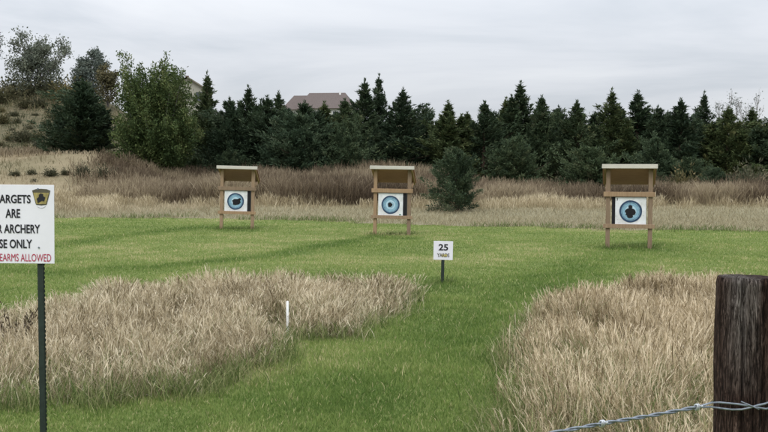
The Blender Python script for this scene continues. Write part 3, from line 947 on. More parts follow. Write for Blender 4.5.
def plume_tree(name, px, top, Y, hw, label, mat, barkm, seed):
    """broad tree of many upswept leafy limbs"""
    g = np.random.default_rng(seed)
    X = (px - 384) / F * Y
    zb = zg1(X, Y) - .05
    H = at(px, top, Y).z - zb
    W_ = hw / F * Y
    root = empty(name, (X, Y, zb), (0, 0, 0))
    tag(root, label, 'tree')
    b = MB(); P, D = [], []
    for i in range(230):
        a = g.uniform(0, 6.283); q = math.sqrt(g.random())
        zt = H * (g.uniform(.74, 1.03) if q < .86 else g.uniform(.35, .85))
        if i % 3 == 0: zt = H * g.uniform(.16, .6); q = g.uniform(.65, 1.12)
        zt *= 1 - .16 * (.5 + .5 * math.sin(3 * a + 1)) * (q > .35) - .1 * g.random()
        e_ = np.array([math.cos(a) * q * W_, math.sin(a) * q * W_, zt])
        s0 = np.array([e_[0] * .12, e_[1] * .12, zt * g.uniform(.05, .3)])
        ss = np.linspace(0, 1, 7)[:, None]
        line = s0 + (e_ - s0) * np.concatenate([ss ** .95, ss ** .95, ss ** 1.05], 1)
        if i < 40: b.tube(line, list(np.linspace(.05, .006, 7)), 5, False)
        m = 430
        f = g.uniform(.22, 1, m)
        pos = s0 + (e_ - s0) * np.stack([f ** .95, f ** .95, f ** 1.05], 1)
        P.append(pos + g.normal(0, 1, (m, 3)) * (.06 + .25 * (1 - f) ** .6)[:, None])
        D.append(unit(unit(e_ - s0) * .5 + np.array([0, 0, .2]) + g.normal(0, .7, (m, 3))))
    b.tube([(0, 0, -.2), (.03, 0, H * .25), (0, .04, H * .6), (.02, 0, H * .85)], [.16, .12, .07, .02], 8)
    b.build('trunk', barkm, root, True)
    pos = np.concatenate(P); ld = np.concatenate(D); n = len(pos)
    pos[:, 2] = np.maximum(pos[:, 2], g.uniform(.05, .4, n))
    L = g.uniform(.075, .19, n)
    clump = fbm(pos[:, 0] / .5 + pos[:, 2], pos[:, 1] / .5 + pos[:, 2] / .6, seed, 2)
    cvv = np.clip(.45 + (clump - .5) * 1.2 + g.normal(0, .17, n), 0, 1)
    V, Q = kites(pos, ld, L, L * g.uniform(.35, .6, n))
    link('crown', mk_mesh('crown', V, Q, attrs={'cv': np.repeat(cvv, 4)}), mat, root)


plume_tree('leafy_tree', 157, 54, 56, 41, 'broad leafy green tree with upswept limbs beside the dark cedar on the mound', blade_mat('plume_leaf', [(0, (.034, .056, .02)), (.45, (.075, .108, .037)), (.8, (.125, .158, .055)), (1, (.20, .215, .09))], None, .2), M_GBARK, 11)
leafy_tree('hill_tree', 12, 36, 30, 92, 31, 'large airy grey green tree on the crest of the left hill', M_LEAF_GREY, M_GBARK, 1.1, 4, 17, .2, .55, .85, 4, 'trees on the left hill')
leafy_tree('hill_tree', 13, 89, 47, 96, 18, 'smaller round grey green tree on the left hill behind the dark cedar', M_LEAF_GREY, M_GBARK, 1.0, 3, 20, .2, .5, .9, 4, 'trees on the left hill')
leafy_tree('hill_tree', 14, 109, 64, 88, 13, 'small olive tree between the dark cedar and the leafy green tree', M_LEAF_OLIVE, M_GBARK, .9, 3, 22, .19, .5, .9, 3, 'trees on the left hill')
leafy_tree('hill_tree', 15, -9, 24, 90, 16, 'thin nearly leafless tree cut by the left edge above the hill', M_LEAF_GREY, M_GBARK, 1.0, 2, 8, .17, 0, .6, 4, 'trees on the left hill')
leafy_tree('bare_tree', 16, 725, 87, 70, 15, 'left one of two bare grey trees behind the cedars at right', M_LEAF_GREY, plain('pale_bark', (.30, .29, .275), .2, .9), 1.0, 2, 3, .12, 0, .6, 4, 'bare trees at right', .8)
leafy_tree('bare_tree', 17, 749, 89, 71, 14, 'right one of two bare grey trees behind the cedars at right', M_LEAF_GREY, bpy.data.materials['pale_bark'], 1.0, 2, 2, .12, 0, .6, 4, 'bare trees at right', .8)

# shrubs: one mesh, copied
g = np.random.default_rng(55)
n = 1300
d_ = unit(g.normal(0, 1, (n, 3)) * np.array([1, 1, .7]) + np.array([0, 0, .7])); d_[:, 2] = np.abs(d_[:, 2])
rr_ = g.random(n) ** .5
lump = 1 + .45 * np.sin(3 * np.arctan2(d_[:, 1], d_[:, 0])) + .3 * np.sin(7 * np.arctan2(d_[:, 1], d_[:, 0]) + 5 * d_[:, 2]) + g.normal(0, .2, n)
pos = d_ * (rr_ * lump)[:, None] * np.array([.55, .55, .75]); pos[:, 2] += .05
V, Q = kites(pos, unit(d_ + g.normal(0, .5, (n, 3)) + np.array([0, 0, .4])), g.uniform(.1, .24, n), g.uniform(.04, .09, n))
shrub_me = mk_mesh('shrub', V, Q, attrs={'cv': np.repeat(np.clip(g.normal(.45, .22, n), 0, 1), 4)})
shrub_me.materials.append(M_SHRUB)


def ray_ground(px, py):
    d = ray(px, py)
    last = None
    for t in np.arange(20, 160, .25):
        p = np.array([0, 0, EYE]) + d * t
        if p[2] < zg1(p[0], p[1]):
            return p
        last = p
    return None


first_shrub = None
SHRUBS = [(15, 177, .55, 'm'), (32, 176, .5, 'm'), (51, 176, .8, 'm'), (66, 175, .55, 'm'), (83, 178, .95, 'm'), (106, 180, .9, 'm'), (34, 182, .35, 'm'),
          (6, 104, .9, 'h'), (25, 109, 1.0, 'h'), (40, 108, 1.3, 'h'), (29, 130, .8, 'h'), (3, 124, 1.2, 'h'), (22, 142, .9, 'h'), (9, 140, .8, 'h'), (17, 123, .5, 'h'), (35, 116, .45, 'h'), (46, 128, .6, 'h'), (55, 108, .5, 'h'), (2, 112, .5, 'h'), (12, 131, .4, 'h'), (38, 140, .7, 'h'), (58, 133, .8, 'h'), (26, 150, .6, 'h'), (47, 113, .35, 'h'), (33, 124, .35, 'h'), (1, 146, .6, 'h'), (52, 118, .8, 'h'), (14, 116, .6, 'h'), (40, 150, 1.0, 'h'), (8, 152, .9, 'h'), (30, 156, .9, 'h')]
for px, py, s, kind in SHRUBS:
    p = ray_ground(px, py)
    if p is None: continue
    o = bpy.data.objects.new('shrub', shrub_me); col.objects.link(o)
    o.location = (p[0], p[1], zg1(p[0], p[1]) - .03); o.scale = (s * 1.2, s * 1.2, s * 1.15); o.rotation_euler = (0, 0, random.uniform(0, 6.28))
    o.scale = o.scale * (random.uniform(.5, .85) if kind == 'h' else .62); o.scale.x *= random.uniform(.8, 1.6); o.scale.z *= random.uniform(.7, 1.1)
    if kind == 'm':
        tag(o, 'small dark shrub growing on the pale tan mound above the archery sign', 'shrub', 'shrubs on the mound')
    else:
        tag(o, 'small dark shrub dotted over the dry hillside at the far left', 'shrub', 'shrubs on the left hillside')
for px, Y, s in [(684, 51, 1.1), (697, 52, .8), (741, 50, 1.0), (752, 51, 1.2), (664, 52, .7), (562, 53, .8)]:
    X = (px - 384) / F * Y
    o = bpy.data.objects.new('shrub', shrub_me); col.objects.link(o)
    o.location = (X, Y, zg1(X, Y) - .05); o.scale = (s * 1.3, s, s * 1.25); o.rotation_euler = (0, 0, random.uniform(0, 6.28))
    tag(o, 'dark twiggy shrub standing in the brown brush right of centre', 'shrub', 'shrubs in the brown brush')
# the darker thicket on the hill crest
for i, (px, Y, s) in enumerate([(4, 88, 1.9), (18, 91, 2.1), (33, 90, 1.8), (47, 91, 2.2), (58, 90, 1.8), (70, 88, 2.0)]):
    X = (px - 384) / F * Y
    o = bpy.data.objects.new('thicket_shrub', shrub_me); col.objects.link(o)
    o.location = (X, Y, zg1(X, Y) - .1); o.scale = (s * 1.3, s, s * .9); o.rotation_euler = (0, 0, random.uniform(0, 6.28))
    tag(o, 'large dark shrub in the thicket below the airy tree on the hill crest', 'shrub', 'thicket on the hill crest')

# dark weed standing in the left dry patch
gp_ = on_flat(15, 362)
root = empty('dead_weed', (gp_.x, gp_.y, zg1(gp_.x, gp_.y)))
tag(root, 'dark brown dead weed in the dry grass left of the archery sign post', 'weed')
b = MB(); cpts, cd = [], []
for k in range(14):
    a = k * 2.4; L = random.uniform(.34, .50)
    d_ = Vector((math.cos(a) * .45, math.sin(a) * .45, 1)).normalized()
    b.tube([(0, 0, -.02), d_ * L * .5, d_ * L + Vector((0, 0, .02))], [.006, .005, .003], 5)
    for j in range(16):
        s_ = random.uniform(.35, 1.05)
        cpts.append(np.array(d_ * L * s_) + np.random.default_rng(k * 20 + j).normal(0, .018, 3)); cd.append(unit(np.array(d_) + np.random.default_rng(k * 31 + j).normal(0, .6, 3)))
b.build('stem', plain('weed_stem', (.07, .05, .035), .2), root)
nn = len(cpts)
V, Q = kites(np.array(cpts), np.array(cd), rng.uniform(.03, .065, nn), rng.uniform(.01, .022, nn))
link('foliage', mk_mesh('foliage', V, Q, attrs={'cv': np.repeat(rng.random(nn), 4)}), blade_mat('weed_head', [(0, (.035, .028, .018)), (1, (.12, .095, .055))]), root)

# ------------------------------------------------------------------ houses on the rise behind the trees
def hip(b, x0, x1, y0, y1, z0, z1, rx0, rx1):
    ym = (y0 + y1) / 2
    vs = [(x0, y0, z0), (x1, y0, z0), (x1, y1, z0), (x0, y1, z0), (rx0, ym, z1), (rx1, ym, z1)]
    return b.add(vs, [(0, 1, 5, 4), (1, 2, 5), (2, 3, 4, 5), (3, 0, 4), (3, 2, 1, 0)])


M_SHINGLE = plain('brown_shingles', (.115, .092, .083), .22, .9, 6)
M_SHINGLE2 = plain('grey_tan_shingles', (.20, .18, .14), .2, .9, 6)
M_SIDING = plain('pale_siding', (.50, .52, .46), .06, .8, 3)
M_SIDING2 = plain('cream_siding', (.36, .35, .29), .06, .8, 3)
M_GLASS = plain('window_glass', (.05, .06, .07), .2, .15, 4, .6)
M_TRIM = plain('white_trim', (.75, .75, .73), .05, .6)

HY = 178.0
c0 = at(318, 108, HY)
gz = zg1(c0.x, HY + 4) - .3
k_ = HY / F
house = empty('hilltop_house', (c0.x, HY, gz), (0, 0, R(-6)))
tag(house, 'pale house with a reddish brown hip roof behind the middle left cedars', 'house', 'houses on the rise')
ez = at(318, 108.5, HY).z - gz; rz = at(318, 91, HY).z - gz; rz2 = at(290, 93.5, HY).z - gz
xl, xr = -18 * k_, 33 * k_
MB().box((xl, 0, 0), (xr, 8.5, ez)).build('wall', M_SIDING, house)
b = MB(); hip(b, xl - .6, xr + .6, -.6, 9.1, ez + .002, rz, -13 * k_, 24 * k_); b.build('roof', M_SHINGLE, house)
MB().box((-35 * k_, 1.2, 0), (xl - .003, 7.5, ez - .1)).build('wall', M_SIDING, house)
b = MB(); hip(b, -35 * k_ - .6, xl + 3, .7, 8.1, ez - .095, rz2, -29 * k_, xl + 1.5); b.build('roof', M_SHINGLE, house)
for wx in (-12, -3, 8, 18, 27):
    w_ = MB().box((wx * k_ - .55, -.04, ez - 2.0), (wx * k_ + .55, .02, ez - .6)).build('window', M_GLASS, house)
    ring_ = [(sx_ * a_, y_, zc_) for y_ in (-.03, .02) for a_, z0_, z1_ in ((.68, ez - 2.12, ez - .48), (.553, ez - 1.997, ez - .603)) for sx_, zc_ in ((-1, z0_), (1, z0_), (1, z1_), (-1, z1_))]
    fr_ = []
    for k in range(4):
        j = (k + 1) % 4
        fr_ += [(k, j, 4 + j, 4 + k), (8 + j, 8 + k, 12 + k, 12 + j), (k, 8 + k, 8 + j, j), (4 + k, 4 + j, 12 + j, 12 + k)]
    MB().add([(wx * k_ + v_[0], v_[1], v_[2]) for v_ in ring_], fr_).build('frame', M_TRIM, w_)
MB().box((18.2 * k_, 3.6, rz - 1.0), (20.2 * k_, 3.9, rz + .12)).build('vent', M_TRIM, house)

HY2 = 150.0
c1 = at(192, 100, HY2); gz2 = zg1(c1.x, HY2 + 3) - .3; k2 = HY2 / F
house2 = empty('hilltop_house', (c1.x, HY2, gz2), (0, 0, R(10)))
tag(house2, 'cream gabled house with a grey tan roof half hidden by the leafy green tree', 'house', 'houses on the rise')
ez2 = at(192, 90, HY2).z - gz2; rz_ = at(192, 77.5, HY2).z - gz2
hw2 = 16 * k2
MB().slab([(-hw2, 0), (hw2, 0), (hw2, ez2), (-4 * k2, rz_ - .1), (-hw2 - 3, ez2 - .1)], 0, 8).build('wall', M_SIDING2, house2)
sl_ = (rz_ - ez2) / (hw2 + 4 * k2)
b = MB()
b.add([(-4 * k2, -.5, rz_ + .1), (hw2 + .6, -.5, ez2 - .6 * sl_ + .1), (hw2 + .6, 8.5, ez2 - .6 * sl_ + .1), (-4 * k2, 8.5, rz_ + .1),
       (-4 * k2, -.5, rz_ - .12), (hw2 + .6, -.5, ez2 - .6 * sl_ - .12), (hw2 + .6, 8.5, ez2 - .6 * sl_ - .12), (-4 * k2, 8.5, rz_ - .12)],
      [(0, 1, 2, 3), (7, 6, 5, 4), (0, 4, 5, 1), (1, 5, 6, 2), (2, 6, 7, 3), (3, 7, 4, 0)])
b.add([(-4 * k2 - .01, -.5, rz_ + .1), (-4 * k2 - .01, 8.5, rz_ + .1), (-hw2 - 3.6, 8.5, ez2 - .3), (-hw2 - 3.6, -.5, ez2 - .3)], [(0, 1, 2, 3)])
rf = b.build('roof', M_SHINGLE2, house2)
MB().box((-6.5 * k2, 3, rz_ - .5), (-3.2 * k2, 3.9, rz_ + .55)).build('chimney', plain('brick_dark', (.13, .09, .07), .2), rf)
for wx in (7,):
    MB().box((wx * k2 - .5, -.04, ez2 - 1.6), (wx * k2 + .5, .02, ez2 - .3)).build('window', M_GLASS, house2)


# ------------------------------------------------------------------ archery target stands
def rot_outline(pts, s, a=0, cx=0, cz=0):
    ca, sa = math.cos(a), math.sin(a)
    return [(cx + s * (x * ca - z * sa), cz + s * (x * sa + z * ca)) for x, z in pts]


def stand(px, py, Y, yaw, roll, label, tlabel, kind, foff):
    p = at(px, py, Y); zb = zg1(p.x, Y)
    root = empty('target_stand', (p.x, Y, zb), (0, R(roll), R(yaw)))
    tag(root, label, 'target stand', 'archery target stands')
    H = 1.80
    for s in (-1, 1):
        MB().box((s * .46 - .047, 0, -.12), (s * .46 + .047, .095, H)).build('post', M_TIMBER, root, bevel=.004)
    # back frame that carries the rear of the shelf
    M_ = M_TIMBER
    MB().box((-.56, -.042, 1.155), (.56, -.002, 1.262)).build('upper_rail', M_, root, bevel=.004)
    MB().box((-.56, -.042, .452), (.56, -.002, .54)).build('lower_rail', M_, root, bevel=.004)
    MB().box((-.41, .003, .49), (.41, .44, .525)).build('shelf', M_, root, bevel=.003)
    for s in (-1, 1):   # shelf bearers back to front, and struts under the roof
        MB().bar((s * .46, .098, .47), (s * .46, .44, .47), .05, .05).build('bearer', M_, root)
        MB().bar((s * .50, .10, 1.30), (s * .50, .74, 1.425), .045, .07).build('brace', M_, root)
        MB().bar((s * .53, -.10, 1.795), (s * .53, .80, 1.392), .04, .075).build('rafter', M_, root)
    ang = math.atan2(.42, .9)
    Mr = Matrix.Translation((0, -.14, 1.845)) @ Matrix.Rotation(-ang, 4, 'X')
    MB().box((-.585, 0, 0), (.585, 1.02, .022), Mr).build('roof', M_ROOF, root, bevel=.003)
    MB().box((-.60, -.185, 1.785), (.60, -.145, 1.878)).build('fascia', M_FASCIA, root, bevel=.004)
    # the target block standing on the shelf
    t = empty('archery_target', root.matrix_basis @ Vector((0, 0, .527)), root.rotation_euler)
    tag(t, tlabel, 'archery target', 'archery targets in the stands')
    MB().box((-.375, .01, 0), (.375, .40, .622)).build('foam_block', M_BLACK, t, bevel=.006)
    fx = foff
    MB().box((fx - .335, .0, .004), (fx + .335, .0085, .612)).build('face', M_PAPER, t)
    cz = .30
    cx = fx + (.0 if kind != 'L' else -.01)
    b = MB()
    b.disc((cx, cz), .185, .248, y=-.003, wob=.006, seed=1); b.build('outer_ring', M_NAVY, t)
    MB().disc((cx, cz), .125, .1845, y=-.003).build('middle_ring', M_BLUE, t)
    MB().disc((cx, cz), .0, .1245, y=-.003).build('inner_disc', M_LBLUE, t)
    MB().disc((cx, cz), .192, .205, y=-.006).build('ring_line', M_BLUE, t)
    if kind == 'M':
        MB().disc((cx, cz), .07, .085, y=-.006).build('ring_line', M_BLUE, t)
        MB().disc((cx - .012, cz), .0, .062, 24, y=-.009, wob=.07, seed=4).build('worn_centre', M_BLACK, t)
        MB().box((fx + .235, -.006, .025), (fx + .29, -.003, .055)).build('maker_mark', M_LGREEN, t)
    elif kind == 'L':
        out = [(-.125, -.075), (-.05, -.10), (.06, -.085), (.12, -.03), (.10, .02), (.135, .055), (.115, .10), (.03, .075), (-.07, .085), (-.135, .04), (-.115, -.01)]
        MB().slab(rot_outline(out, 1.0, .12, cx + .035, cz - .005), -.010, -.006).build('worn_centre', M_BLACK, t)
    else:
        out = [(-.055, -.135), (-.02, -.15), (.04, -.145), (.065, -.12), (.06, -.085), (.105, -.07), (.125, -.02), (.105, .035), (.065, .06), (.035, .068),
               (.048, .09), (.046, .12), (.025, .142), (-.008, .145), (-.032, .128), (-.04, .10), (-.028, .072), (-.065, .06), (-.105, .03), (-.115, -.015), (-.085, -.035), (-.10, -.065), (-.07, -.09)]
        MB().slab(rot_outline(out, 1.0, 0, cx - .012, cz), -.010, -.006).build('worn_centre', M_BLACK, t)
        MB().box((fx - .30, -.006, .54), (fx - .285, -.003, .60)).build('maker_mark', M_INK, t)
    return root


YL, YM, YR = 29.6, 27.0, 22.3
stand(236.5, 229.5, YL, 0, 1.6, 'leftmost wooden target stand, farthest away near the tan band', 'archery target in the left stand with a black flag shaped hole in its blue rings', 'L', -.035)
stand(391.5, 236, YM, -7, 1.0, 'middle wooden target stand with a visible roof brace on its right', 'archery target in the middle stand with a small round black centre', 'M', -.04)
stand(628.5, 248, YR, -13, .2, 'largest and nearest wooden target stand, at the right', 'archery target in the right stand with a black figure shaped hole', 'R', .035)


# ------------------------------------------------------------------ lettering
def text_mesh(txt, size, width=None, off=.0, center=True):
    cu = bpy.data.curves.new('lettering', 'FONT'); cu.body = txt; cu.size = size; cu.offset = off; cu.resolution_u = 4
    o = bpy.data.objects.new('lettering', cu); col.objects.link(o)
    bpy.context.view_layer.update()
    dg = bpy.context.evaluated_depsgraph_get()
    me = bpy.data.meshes.new_from_object(o.evaluated_get(dg))
    bpy.data.objects.remove(o); bpy.data.curves.remove(cu)
    n = len(me.vertices); co = np.empty(n * 3, np.float32); me.vertices.foreach_get('co', co); co = co.reshape(-1, 3)
    lo, hi = co.min(0), co.max(0)
    if width: co[:, 0] = (co[:, 0] - lo[0]) * width / (hi[0] - lo[0]); lo[0], hi[0] = 0, width
    co[:, 0] -= (lo[0] + hi[0]) / 2; co[:, 1] -= lo[1]
    co[:, 1] *= size / (hi[1] - lo[1])
    out = np.stack([co[:, 0], np.zeros(n), co[:, 1]], 1).astype(np.float32)
    me.vertices.foreach_set('co', out.ravel()); me.update()
    me.materials.clear()
    return me


# archery sign
SY = 5.6
k5 = SY / F
p = at(13, 225, SY)
sign = empty('archery_sign', (p.x, SY, 0))
tag(sign, 'square white archery use sign on a dark perforated post at the left edge', 'sign')
zt, zbm = at(30, 184.7, SY).z, at(30, 263.3, SY).z
W2 = 41.5 * k5
Msign = Matrix.Translation((0, 0, 0))
panel = MB().box((-W2, -.004, zbm), (W2, 0, zt)).build('panel', M_WHITE, sign, bevel=.0015)
panel.rotation_euler = (0, R(.5), 0)
panel.location = (math.sin(R(-.5)) * (zt + zbm) / 2, 0, 0)


def lett(txt, cx, y0, y1, width, mat, off=.012):
    me_ = text_mesh(txt, (y1 - y0) * k5, width * k5, off * .1)
    o = link('lettering', me_, mat, panel)
    o.location = ((cx - 13) * k5, -.0065, at(30, y1, SY).z)
    return o


lett('TARGETS', 13.0, 194.6, 203.2, 36.5, M_INK)
lett('ARE', 13.3, 208.8, 217.8, 14.8, M_INK)
lett('FOR ARCHERY', 14.0, 224.2, 233.2, 53, M_INK)
lett('USE ONLY', 13.2, 239.2, 248.2, 38.5, M_INK)
lett('NO FIREARMS ALLOWED', 15.3, 253.6, 261.2, 72, M_RED, .0)
# keystone shaped emblem
ez0, ez1 = at(42, 206.5, SY).z, at(42, 188.5, SY).z
ex = (41.8 - 13) * k5
eh = ez1 - ez0
MB().slab([(ex - .030, ez0 + .012), (ex - .051, ez1 - .010), (ex - .03, ez1 - .002), (ex, ez1), (ex + .03, ez1 - .002), (ex + .051, ez1 - .010), (ex + .030, ez0 + .012), (ex, ez0 + .008)][::-1], -.0062, -.0045).build('emblem', plain('olive_ink', (.10, .09, .06), .2), panel)
MB().slab([(ex - .027, ez0 + .016), (ex - .044, ez1 - .022), (ex + .044, ez1 - .022), (ex + .027, ez0 + .016)][::-1], -.0085, -.0065).build('emblem', M_GOLD, panel)
MB().slab([(ex - .018, ez0 + .02), (ex - .024, ez0 + .045), (ex - .012, ez0 + .055), (ex - .012, ez1 - .034), (ex - .002, ez1 - .026), (ex + .012, ez1 - .03), (ex + .012, ez0 + .06), (ex + .024, ez0 + .052), (ex + .017, ez0 + .03), (ex + .006, ez0 + .034)][::-1], -.0105, -.0088).build('emblem', M_INK, panel)
b = MB()
for (a0, a1) in ((200, 340),):
    pts_ = [(ex + .024 * math.cos(R(a)), -.0055, ez0 + .010 + .016 * math.sin(R(a))) for a in range(a0, a1 + 1, 10)]
    b.tube(pts_, .0012, 5)
b.build('emblem', M_GREYINK, panel)
# perforated channel post behind the panel
pxp = (38.9 - 13) * k5
b = MB()
b.box((pxp - .0121, .006, -.3), (pxp + .0121, .0085, zt - .02))
b.box((pxp - .0142, .006, -.3), (pxp - .0122, .03, zt - .02)); b.box((pxp + .0122, .006, -.3), (pxp + .0142, .03, zt - .02))
b.box((pxp - .0195, .028, -.3), (pxp - .0143, .0303, zt - .02)); b.box((pxp + .0143, .028, -.3), (pxp + .0160, .0303, zt - .02))
z_ = -.3
while z_ < zt - .04:
    b.box((pxp + .0161, .028, z_), (pxp + .0198, .0303, z_ + .015)); z_ += .0254
b.build('post', M_GREENSTEEL, sign)
b = MB(); b.tube([(pxp, -.0085, at(38, 247.5, SY).z), (pxp, .012, at(38, 247.5, SY).z)], .005, 12); b.build('bolt', M_GALV, sign)
b = MB(); b.tube([(pxp, -.0085, at(38, 189, SY).z), (pxp, .012, at(38, 189, SY).z)], .005, 12); b.build('bolt', M_GALV, sign)

# 25 yards sign
Y25 = 15.15
p = at(442.5, 284, Y25); k25 = Y25 / F
s25 = empty('distance_sign', (p.x, Y25, zg1(p.x, Y25)), (0, R(1.2), R(-2)))
tag(s25, 'small white sign reading 25 yards on a dark post in the lawn', 'sign')
zt, zbm = at(442, 241.5, Y25).z, at(442, 260.3, Y25).z
pan = MB().box((-9.8 * k25, -.006, zbm), (9.6 * k25, 0, zt)).build('panel', M_WHITE, s25, bevel=.002)
o = link('lettering', text_mesh('25', 6.6 * k25, 9.6 * k25, .003), M_INK, pan); o.location = (.0, -.009, at(442, 251, Y25).z)
o = link('lettering', text_mesh('YARDS', 4.0 * k25, 12.5 * k25, .002), plain('faded_ink', (.16, .15, .13), .3), pan); o.location = (.0, -.009, at(442, 257.6, Y25).z)
MB().box((-.02, -.0078, at(442, 257.2, Y25).z), (.055, -.0063, at(442, 254.8, Y25).z)).build('paint_smudge', M_YELLOW, pan)
MB().box((-.022, .003, -.2), (.022, .02, zt - .05)).box((-.026, .0205, -.2), (-.004, .04, zt - .05)).build('post', M_GREENSTEEL, s25)

# white marker stake
p = at(289, 337, 10.35)
st = MB()
st.tube([(0, 0, -.1), (.002, 0, .15), (.004, 0, .372), (.004, 0, .377)], [.0135, .0135, .013, .008], 14)
o = st.build('marker_stake', M_PVC, None, True, loc=(p.x, 10.2, zg1(p.x, 10.2)), rot=(0, R(-.6), 0))
tag(o, 'short thin white stake at the edge of the grey tan dry patch', 'stake')

# ------------------------------------------------------------------ fence post and wire
FY = 2.8
pc = at(745, 276, FY)
fx_, ftop = pc.x, pc.z
seg, rows = 96, 120
th = np.linspace(0, 2 * math.pi, seg, endpoint=False)
zz = np.linspace(-.5, ftop, rows)
TH, ZZ = np.meshgrid(th, zz)
tw = TH + .05 * np.sin(ZZ * 2.1)
gro = fbm(tw * 9 + 3, ZZ * 1.3, 7, 4) - .5
gro2 = fbm(tw * 26, ZZ * 2.2, 8, 3) - .5
lumps = fbm(np.cos(TH) * 1.3 + 5, np.sin(TH) * 1.3 + ZZ * 2.2, 12, 3) - .5
rad = .0745 + .016 * np.clip((ftop - ZZ) / 1.4, 0, 1) + gro * .008 + gro2 * .004 + lumps * .010
for ang, dep, wd, z0, z1 in ((-1.12, .024, .045, .2, ftop - .02), (-1.95, .014, .035, .9, ftop), (-2.35, .028, .07, ftop - .08, ftop + .05), (-1.72, .012, .02, .7, 1.3), (-1.3, .016, .025, ftop - .25, ftop + .05), (-2.05, .01, .02, ftop - .3, ftop + .05), (-.62, .018, .05, .6, ftop - .1), (-1.55, .008, .03, .0, 1.2), (-.15, .02, .16, 1.17, 1.25)):
    da = (TH + .03 * np.sin(ZZ * 9 + ang) - ang + math.pi) % (2 * math.pi) - math.pi
    rad -= dep * np.exp(-(da / wd) ** 2) * sstep(z0, z0 + .06, ZZ) * sstep(z1 + .03, z1 - .03, ZZ)
rad -= .003 * sstep(ftop - .004, ftop, ZZ)
X_ = rad * np.cos(TH); Y_ = rad * np.sin(TH)
Zv = ZZ.copy(); Zv[-1] += (fbm(th * 2, th * 0, 3, 3) - .5) * .010
V = np.stack([X_, Y_, Zv], 2).reshape(-1, 3)
ii = np.arange((rows - 1) * seg); r_, c_ = ii // seg, ii % seg
Q = np.stack([r_ * seg + c_, r_ * seg + (c_ + 1) % seg, (r_ + 1) * seg + (c_ + 1) % seg, (r_ + 1) * seg + c_], 1)
V = np.concatenate([V, np.array([[0, 0, ftop - .004]])])
base = (rows - 1) * seg
T = np.stack([base + np.arange(seg), base + (np.arange(seg) + 1) % seg, np.full(seg, len(V) - 1)], 1)
o = link('fence_post', mk_mesh('fence_post', V, Q, T, smooth=True), M_POST, loc=(fx_, FY, 0))
tag(o, 'dark weathered round wooden fence post at the right edge', 'fence post')

wire = empty('barbed_wire', (fx_, FY, 0))
tag(wire, 'twisted galvanised barbed wire wrapped round the wooden fence post', 'wire')
off = Vector((fx_, FY, 0))


def twist(pts, r, hr, turns_per_m, phase):
    """one strand of a twisted pair along a polyline"""
    out = []
    P = [Vector(p) for p in pts]
    s = 0
    for a, b_ in zip(P[:-1], P[1:]):
        L = (b_ - a).length; n_ = max(2, int(L / .006)); t = (b_ - a).normalized()
        e1 = t.cross(Vector((0, 0, 1))).normalized(); e2 = t.cross(e1)
        for i in range(n_):
            f = i / n_; an = phase + (s + L * f) * turns_per_m * 2 * math.pi
            out.append(a.lerp(b_, f) + e1 * math.cos(an) * hr + e2 * math.sin(an) * hr)
        s += L
    return out


def on_post(px, py, gap=.003):
    """point on the front of the post seen at this pixel"""
    for Y in np.arange(2.6, 2.95, .002):
        q = at(px, py, Y)
        d = math.hypot(q.x - fx_, q.y - FY)
        if d < .0885 + gap:
            return q
    return at(px, py, FY - .02)


A = [at(420, 455.5, 2.30), at(500, 442.8, 2.42), at(560, 431.5, 2.50), at(602, 423.6, 2.56), at(650, 415.8, 2.64), at(697, 407.2, 2.71)]
ext = A[0] + (A[0] - A[1]) * 6
ext.z = A[0].z - .02
main = [q - off for q in [ext] + A]
for ph in (0, math.pi):
    MB().tube(twist(main, .002, .0029, 9, ph), .0029, 6).build('strand', M_GALV, wire, True)
# the two strands part and pass round the front of the post
up = [A[-1]] + [on_post(a_, b__) for a_, b__ in ((712.5, 402.3), (720, 402.6), (730, 403.4), (740, 404.4), (750, 406.0), (758, 407.6), (766, 409))]
lo = [A[-1]] + [on_post(a_, b__) for a_, b__ in ((712.5, 406.8), (722, 408.6), (732, 409.6), (742, 409.4), (750, 407.6), (757, 405.4), (764, 404.0))]
back = [(up, .0), (lo, .004)]
for pts_, dz in back:
    e_ = pts_[-1]
    pts2 = pts_ + [Vector((fx_ + .088, FY - .03, e_.z)), Vector((fx_ + .100, FY + .02, e_.z + dz)), Vector((fx_ + .6, FY + .10, e_.z + dz)), Vector((fx_ + 2.2, FY + .36, e_.z + dz))]
    MB().tube([q - off for q in pts2], .0030, 6).build('strand', M_GALV, wire, True)
tie = [on_post(a_, b__, .008) for a_, b__ in ((741, 401.5), (747, 404), (753, 406.5), (759, 409.6))]
MB().tube([q - off for q in tie], .0018, 6).build('tie', M_GALV, wire, True)
for px, py, Y in ((602, 423.6, 2.56), (697, 407.2, 2.71)):
    c = at(px, py, Y) - off
    t = (A[-1] - A[-3]).normalized(); e1 = t.cross(Vector((0, 0, 1))).normalized(); e2 = t.cross(e1)
    pts_ = [c + t * (-.006 + .012 * i / 30) + (e1 * math.cos(i * .42) + e2 * math.sin(i * .42)) * .0072 for i in range(31)]
    pts_ = [pts_[0] + (e1 * .3 - e2 * .9) * .012] + pts_ + [pts_[-1] + (e2 * -.5 + e1 * .6) * .013]
    MB().tube(pts_, .0026, 6).build('barb', M_ZINC, wire, True)

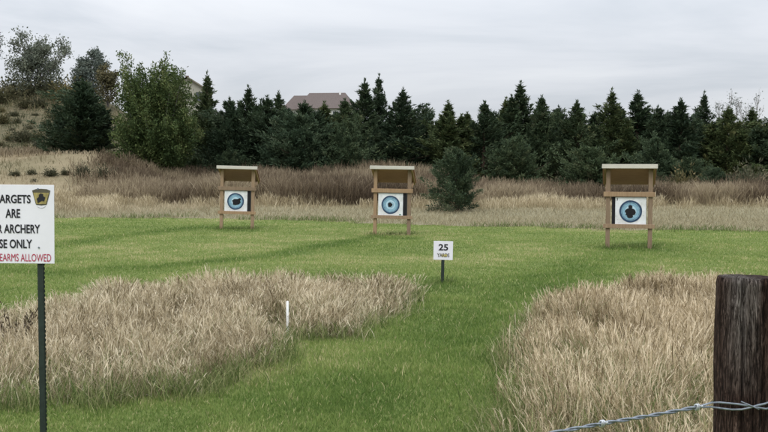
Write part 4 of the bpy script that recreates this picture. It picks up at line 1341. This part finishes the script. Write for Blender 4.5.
# ------------------------------------------------------------------ light and sky
SUN_EL, SUN_AZ = 50, 205      # azimuth measured clockwise from +Y: behind the camera, a little left
world = bpy.data.worlds.new('World'); scene.world = world; world.use_nodes = True
nt = world.node_tree
for n_ in list(nt.nodes): nt.nodes.remove(n_)
out = N(nt, 'ShaderNodeOutputWorld')
sky = N(nt, 'ShaderNodeTexSky', sky_type='NISHITA'); sky.sun_disc = False
sky.sun_elevation = R(SUN_EL); sky.sun_rotation = R(SUN_AZ)
bg1 = N(nt, 'ShaderNodeBackground'); bg1.inputs['Strength'].default_value = .1
nt.links.new(sky.outputs[0], bg1.inputs[0])
tc = N(nt, 'ShaderNodeTexCoord'); sp = N(nt, 'ShaderNodeSeparateXYZ'); nt.links.new(tc.outputs['Generated'], sp.inputs[0])
zc = mathn(nt, 'ADD', mathn(nt, 'MAXIMUM', sp.outputs['Z'], 0.0), .10)
cb = N(nt, 'ShaderNodeCombineXYZ')
nt.links.new(mathn(nt, 'DIVIDE', sp.outputs['X'], zc), cb.inputs[0]); nt.links.new(mathn(nt, 'DIVIDE', sp.outputs['Y'], zc), cb.inputs[1])
cl = noise(nt, .55, 6, .55, cb.outputs[0], .5)
ccol = ramp(nt, cl, [(.36, (.525, .56, .61)), (.5, (.62, .645, .69)), (.66, (.70, .72, .755))])
gain = mathn(nt, 'ADD', mathn(nt, 'MULTIPLY', mathn(nt, 'POWER', mathn(nt, 'MAXIMUM', sp.outputs['Z'], 0.0), 1.0), 3.0), .90)
bg2 = N(nt, 'ShaderNodeBackground'); nt.links.new(ccol, bg2.inputs[0]); nt.links.new(gain, bg2.inputs[1])
mx = N(nt, 'ShaderNodeMixShader'); mx.inputs[0].default_value = .94
nt.links.new(bg1.outputs[0], mx.inputs[1]); nt.links.new(bg2.outputs[0], mx.inputs[2]); nt.links.new(mx.outputs[0], out.inputs[0])

sd = bpy.data.lights.new('sun', 'SUN'); sd.energy = .9; sd.angle = R(14); sd.color = (1, .97, .92)
so = bpy.data.objects.new('sun', sd); col.objects.link(so)
sv = Vector((math.sin(R(SUN_AZ)) * math.cos(R(SUN_EL)), math.cos(R(SUN_AZ)) * math.cos(R(SUN_EL)), math.sin(R(SUN_EL))))
so.rotation_euler = (-sv).to_track_quat('-Z', 'Y').to_euler(); so.location = sv * 50

cam = bpy.data.cameras.new('camera'); cam.sensor_width = 36; cam.lens = 36 * F / 768; cam.clip_start = .05; cam.clip_end = 3000
co = bpy.data.objects.new('camera', cam); col.objects.link(co)
co.location = (0, 0, EYE); co.rotation_euler = (math.pi / 2 - PITCH, 0, 0)
scene.camera = co
vs = scene.view_settings
vs.view_transform = 'Standard'; vs.look = 'None'; vs.exposure = 0; vs.gamma = 1; vs.use_curve_mapping = False
scene.cycles.max_bounces = 6; scene.cycles.diffuse_bounces = 3; scene.cycles.transmission_bounces = 3
